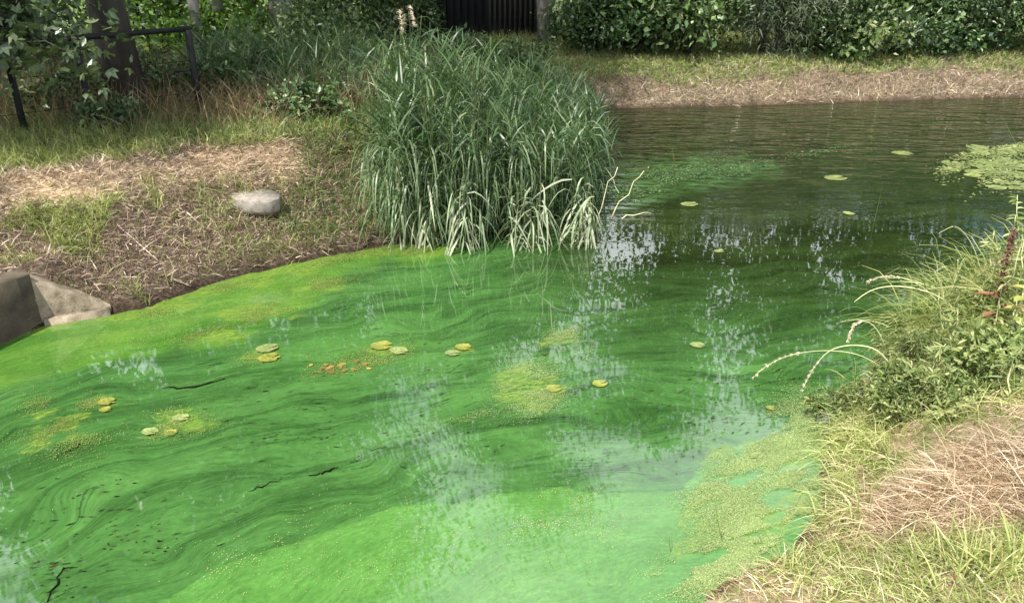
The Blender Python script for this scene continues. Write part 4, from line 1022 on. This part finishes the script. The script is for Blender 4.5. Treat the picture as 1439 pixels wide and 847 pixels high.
for (px, py, w_, lab, yy) in [(651, 489, 26, 'yellow lily pad, the outer of a touching pair in the swirling algae', True), (636, 497, 22, 'yellow green lily pad, the paler of a touching pair', False), (843, 540, 25, 'lone oval yellow green lily pad floating past the pale mat', True),
                         (980, 486, 22, 'lone pale lily pad with a brown scrap beside it', False), (778, 547, 26, 'golden lily pad at the edge of the pale algae mat', True), (536, 487, 34, 'large yellow lily pad beside the rusty leaves', True), (560, 494, 28, 'olive lily pad touching the large yellow one', False),
                         (150, 566, 26, 'yellow lily pad in the mottled mat under the concrete wing', True), (148, 577, 18, 'small orange yellow lily pad in the mottled mat', True), (378, 504, 34, 'long yellow lily pad lying before the rusty leaves', True), (375, 491, 32, 'green lily pad behind the long yellow one', False),
                         (254, 588, 24, 'olive lily pad in the broken mat', False), (211, 608, 24, 'flat green lily pad in the broken mat', False), (240, 609, 20, 'pale lily pad at the near edge of the broken mat', True), (1062, 641, 20, 'small lily pad stuck in the pale mat', False), (1083, 575, 16, 'tiny yellow lily pad near the trailing grass', True),
                         (968, 288, 26, 'narrow pale floating leaf on the dark water beyond the reed bed', False), (1174, 251, 34, 'long pale floating leaf on dark rippled water', False), (1192, 301, 18, 'small pale floating leaf below the long one', False), (1268, 216, 30, 'thin pale floating leaf on the far ripples', False), (742, 345, 26, 'green lily pad among the bleached reeds', False), (1010, 354, 15, 'tiny floating leaf at a lone green shoot', False)]:
    pad(px, py, w_, lab, y=yy, rz=RNG.normal()*.5)
# rusty leaves
for i, (px, py) in enumerate([(436, 516), (449, 520), (455, 515), (464, 522), (478, 517), (487, 513), (493, 521), (508, 514), (516, 520), (470, 515), (483, 524), (500, 511), (445, 524)]):
    p = gp(px, py, 0); g = Geo(); leaves(g, np.array([(0, 0, 0.)]), np.array([(RNG.normal(), RNG.normal(), .03)]), np.array([(0, 0, 1.)]), .035 + .04*RNG.random(), .025 + .02*RNG.random(), .05, RNG.random(), True)
    o = g.build('floating_leaf', M['rust']); o.location = (p[0], p[1], .007); meta(o, 'rusty orange rotting leaf in the short floating row', 'leaf', 'rusty floating leaves')
# floating algae flakes
def flakes(name, regs, mat, label, size=(.008, .02), tilt=.35, cat='algae'):
    g = Geo()
    for (a, b_, rx_, ry_, n_) in regs:
        n_ = int(n_*1.7); px = a + RNG.normal(size=n_*2)*rx_*.55; py = b_ + RNG.normal(size=n_*2)*ry_*.62 - .18*(px - a)*(ry_ < 30)
        keep = fbm(px*.022, py*.06 + px*.015, 5) + .22*(RNG.random(n_*2) - .5) > .50; px, py = px[keep], py[keep]
        P = np.array([gp(i, j_, 0) for i, j_ in zip(px, py)]).reshape(-1, 3); m = len(P)
        if not m: continue
        k = sdist(P[:, 0], P[:, 1], shore) < .03; P = P[k]; m = len(P)
        P[:, 2] = .003 + .006*RNG.random(m)
        leaves(g, P, rdir(m, 0, .1), norm(rdir(m)*tilt + [0, 0, 1]), RNG.uniform(*size, m), RNG.uniform(*size, m)*.6, .1)
    return meta(g.build(name, M[mat]), label, cat, kind='stuff')
flakes('pale_algae_mat', [(1090, 640, 80, 34, 13000), (1080, 760, 80, 58, 30000), (1000, 800, 60, 28, 8000), (1010, 690, 45, 26, 4500), (1120, 600, 40, 40, 6000), (960, 805, 40, 12, 1500), (1130, 700, 40, 50, 9000)], 'matpale', 'pale yellow green floating algae mat along the near bank', (.003, .008))
flakes('broken_algae_mat', [(745, 545, 45, 32, 5200), (790, 473, 26, 12, 1500), (820, 500, 18, 14, 300), (660, 585, 50, 6, 350)], 'matpale', 'pale mottled algae mat floating in mid pond', (.003, .008))
flakes('shore_algae', [(590, 350, 55, 9, 3000), (480, 362, 60, 8, 2500), (450, 400, 45, 9, 1600), (395, 440, 60, 14, 3000), (300, 470, 50, 10, 1500), (320, 400, 60, 8, 1200), (220, 440, 50, 6, 700), (520, 500, 60, 14, 800), (380, 498, 45, 10, 700)], 'mat', 'yellow green algae scum along the bank edge', (.004, .010))
flakes('mottled_algae', [(90, 600, 60, 36, 2600), (245, 598, 50, 16, 2000), (130, 568, 40, 10, 700), (60, 566, 30, 8, 300)], 'mat', 'mottled floating algae scraps before the concrete wing', (.004, .009))
flakes('rotting_scraps', [(478, 518, 45, 7, 170), (545, 500, 40, 10, 120)], 'rust', 'rusty brown rotting scraps among the floating leaves', (.004, .014))
flakes('lily_scum', [(1420, 232, 70, 20, 1300), (1400, 212, 45, 5, 400), (1350, 236, 26, 5, 250)], 'pad', 'pale scum knitting the lily pad cluster together', (.02, .06), .04)
flakes('floating_specks', [(560, 760, 240, 70, 420), (780, 715, 60, 25, 420), (330, 800, 90, 40, 160), (850, 745, 120, 25, 260), (160, 480, 130, 16, 110)], 'speck', 'scattered yellow specks floating on the brighter green water', (.002, .008))
flakes('far_scum', [(960, 245, 70, 14, 900), (1040, 238, 45, 6, 500), (1150, 214, 40, 4, 60), (900, 265, 40, 10, 300)], 'scum', 'thin green scum beside the reed bed on the far water', (.015, .045), .05)
# dark twigs and scraps
for (pp, r, lab) in [([(228, 545), (255, 545), (285, 541), (315, 533)], .011, 'dark twig holding a scrap of algae'), ([(82, 640), (105, 628), (122, 620)], .006, 'thin dark twig at the edge of the mottled algae'),
                     ([(430, 670), (455, 664), (475, 656)], .008, 'short black twig in the streaked algae'), ([(65, 847), (75, 825), (85, 800), (110, 795)], .006, 'forked dark twig with a pale leaf scrap'), ([(350, 690), (372, 682), (395, 672)], .004, 'hair thin dark twig in the streaked algae')]:
    q = np.array([gp(a, b_, .004) for a, b_ in pp]); q = np.stack([np.interp(np.linspace(0, 1, 12), np.linspace(0, 1, len(q)), q[:, k]) for k in range(3)], 1)
    q += RNG.normal(size=q.shape)*[.008, .008, .001]
    meta(Geo().tube(q, .65*r*(.6 + .8*RNG.random(12))*np.sin(np.linspace(.25, 2.9, 12)), 5, rnd=.2).build('floating_twig', M['debris']), lab, 'twig')
g = Geo()
P = []
for (a, b_, rx_, ry_, n_) in [(120, 730, 120, 60, 90), (210, 755, 50, 30, 30), (70, 800, 40, 30, 40), (520, 620, 180, 40, 80), (900, 560, 130, 60, 50), (400, 560, 150, 40, 50), (1010, 590, 40, 40, 40), (700, 500, 150, 50, 40)]:
    for k in range(n_): P.append(gp(a + RNG.normal()*rx_*.6, b_ + RNG.normal()*ry_*.6, .005))
P = np.array(P); m = len(P); leaves(g, P, norm(np.stack([np.ones(m), .45+RNG.normal(size=m)*.3, 0*np.ones(m)], 1)), rdir(m, 3), RNG.uniform(.15, 1, m)**2.2*.055 + .006, RNG.uniform(.003, .008, m), .05)
meta(g.build('dark_scraps', M['debris']), 'small dark scraps of rotting leaf strewn over the algae', 'debris', kind='stuff')
# upright shoots in the water
for (p0, p1, lab) in [((1226, 322), (1241, 258), 'tall thin green shoot standing in the dark water'), ((1364, 243), (1360, 193), 'thick green shoot among the lily pads'), ((1356, 243), (1346, 186), 'thin leaning shoot among the lily pads'), ((1331, 232), (1328, 216), 'short bleached shoot at the lily pad edge'),
                      ((1007, 352), (1009, 322), 'short shoot with a floating leaf at its foot'), ((776, 462), (773, 412), 'hair thin dry stalk standing in the mid pond mat'), ((779, 460), (780, 436), 'short dry stalk standing in the mid pond mat'), ((1440, 225), (1410, 158), 'long thin stem rising behind the lily pads'),
                      ((948, 226), (945, 205), 'small shoot in the far scum'), ((1016, 760), (1009, 722), 'single green blade standing in the pale mat'), ((943, 775), (941, 750), 'tiny green blade at the edge of the pale mat'), ((1010, 250), (1012, 238), 'tiny shoot on the far water')]:
    a = np.array(gp(*p0, 0)); b_ = np.array(yp(*p1, a[1])); v = b_ - a; L_ = np.linalg.norm(v)
    g = Geo(); strips(g, [a - [0, 0, .02]], [v], L_ + .02, max(.006, .0011*a[1]), .12, 5, 'blade', .4)
    o = g.build('water_shoot', M['weed'] if 'dry' not in lab and 'bleached' not in lab else M['reedpale']); meta(o, lab, 'shoot')
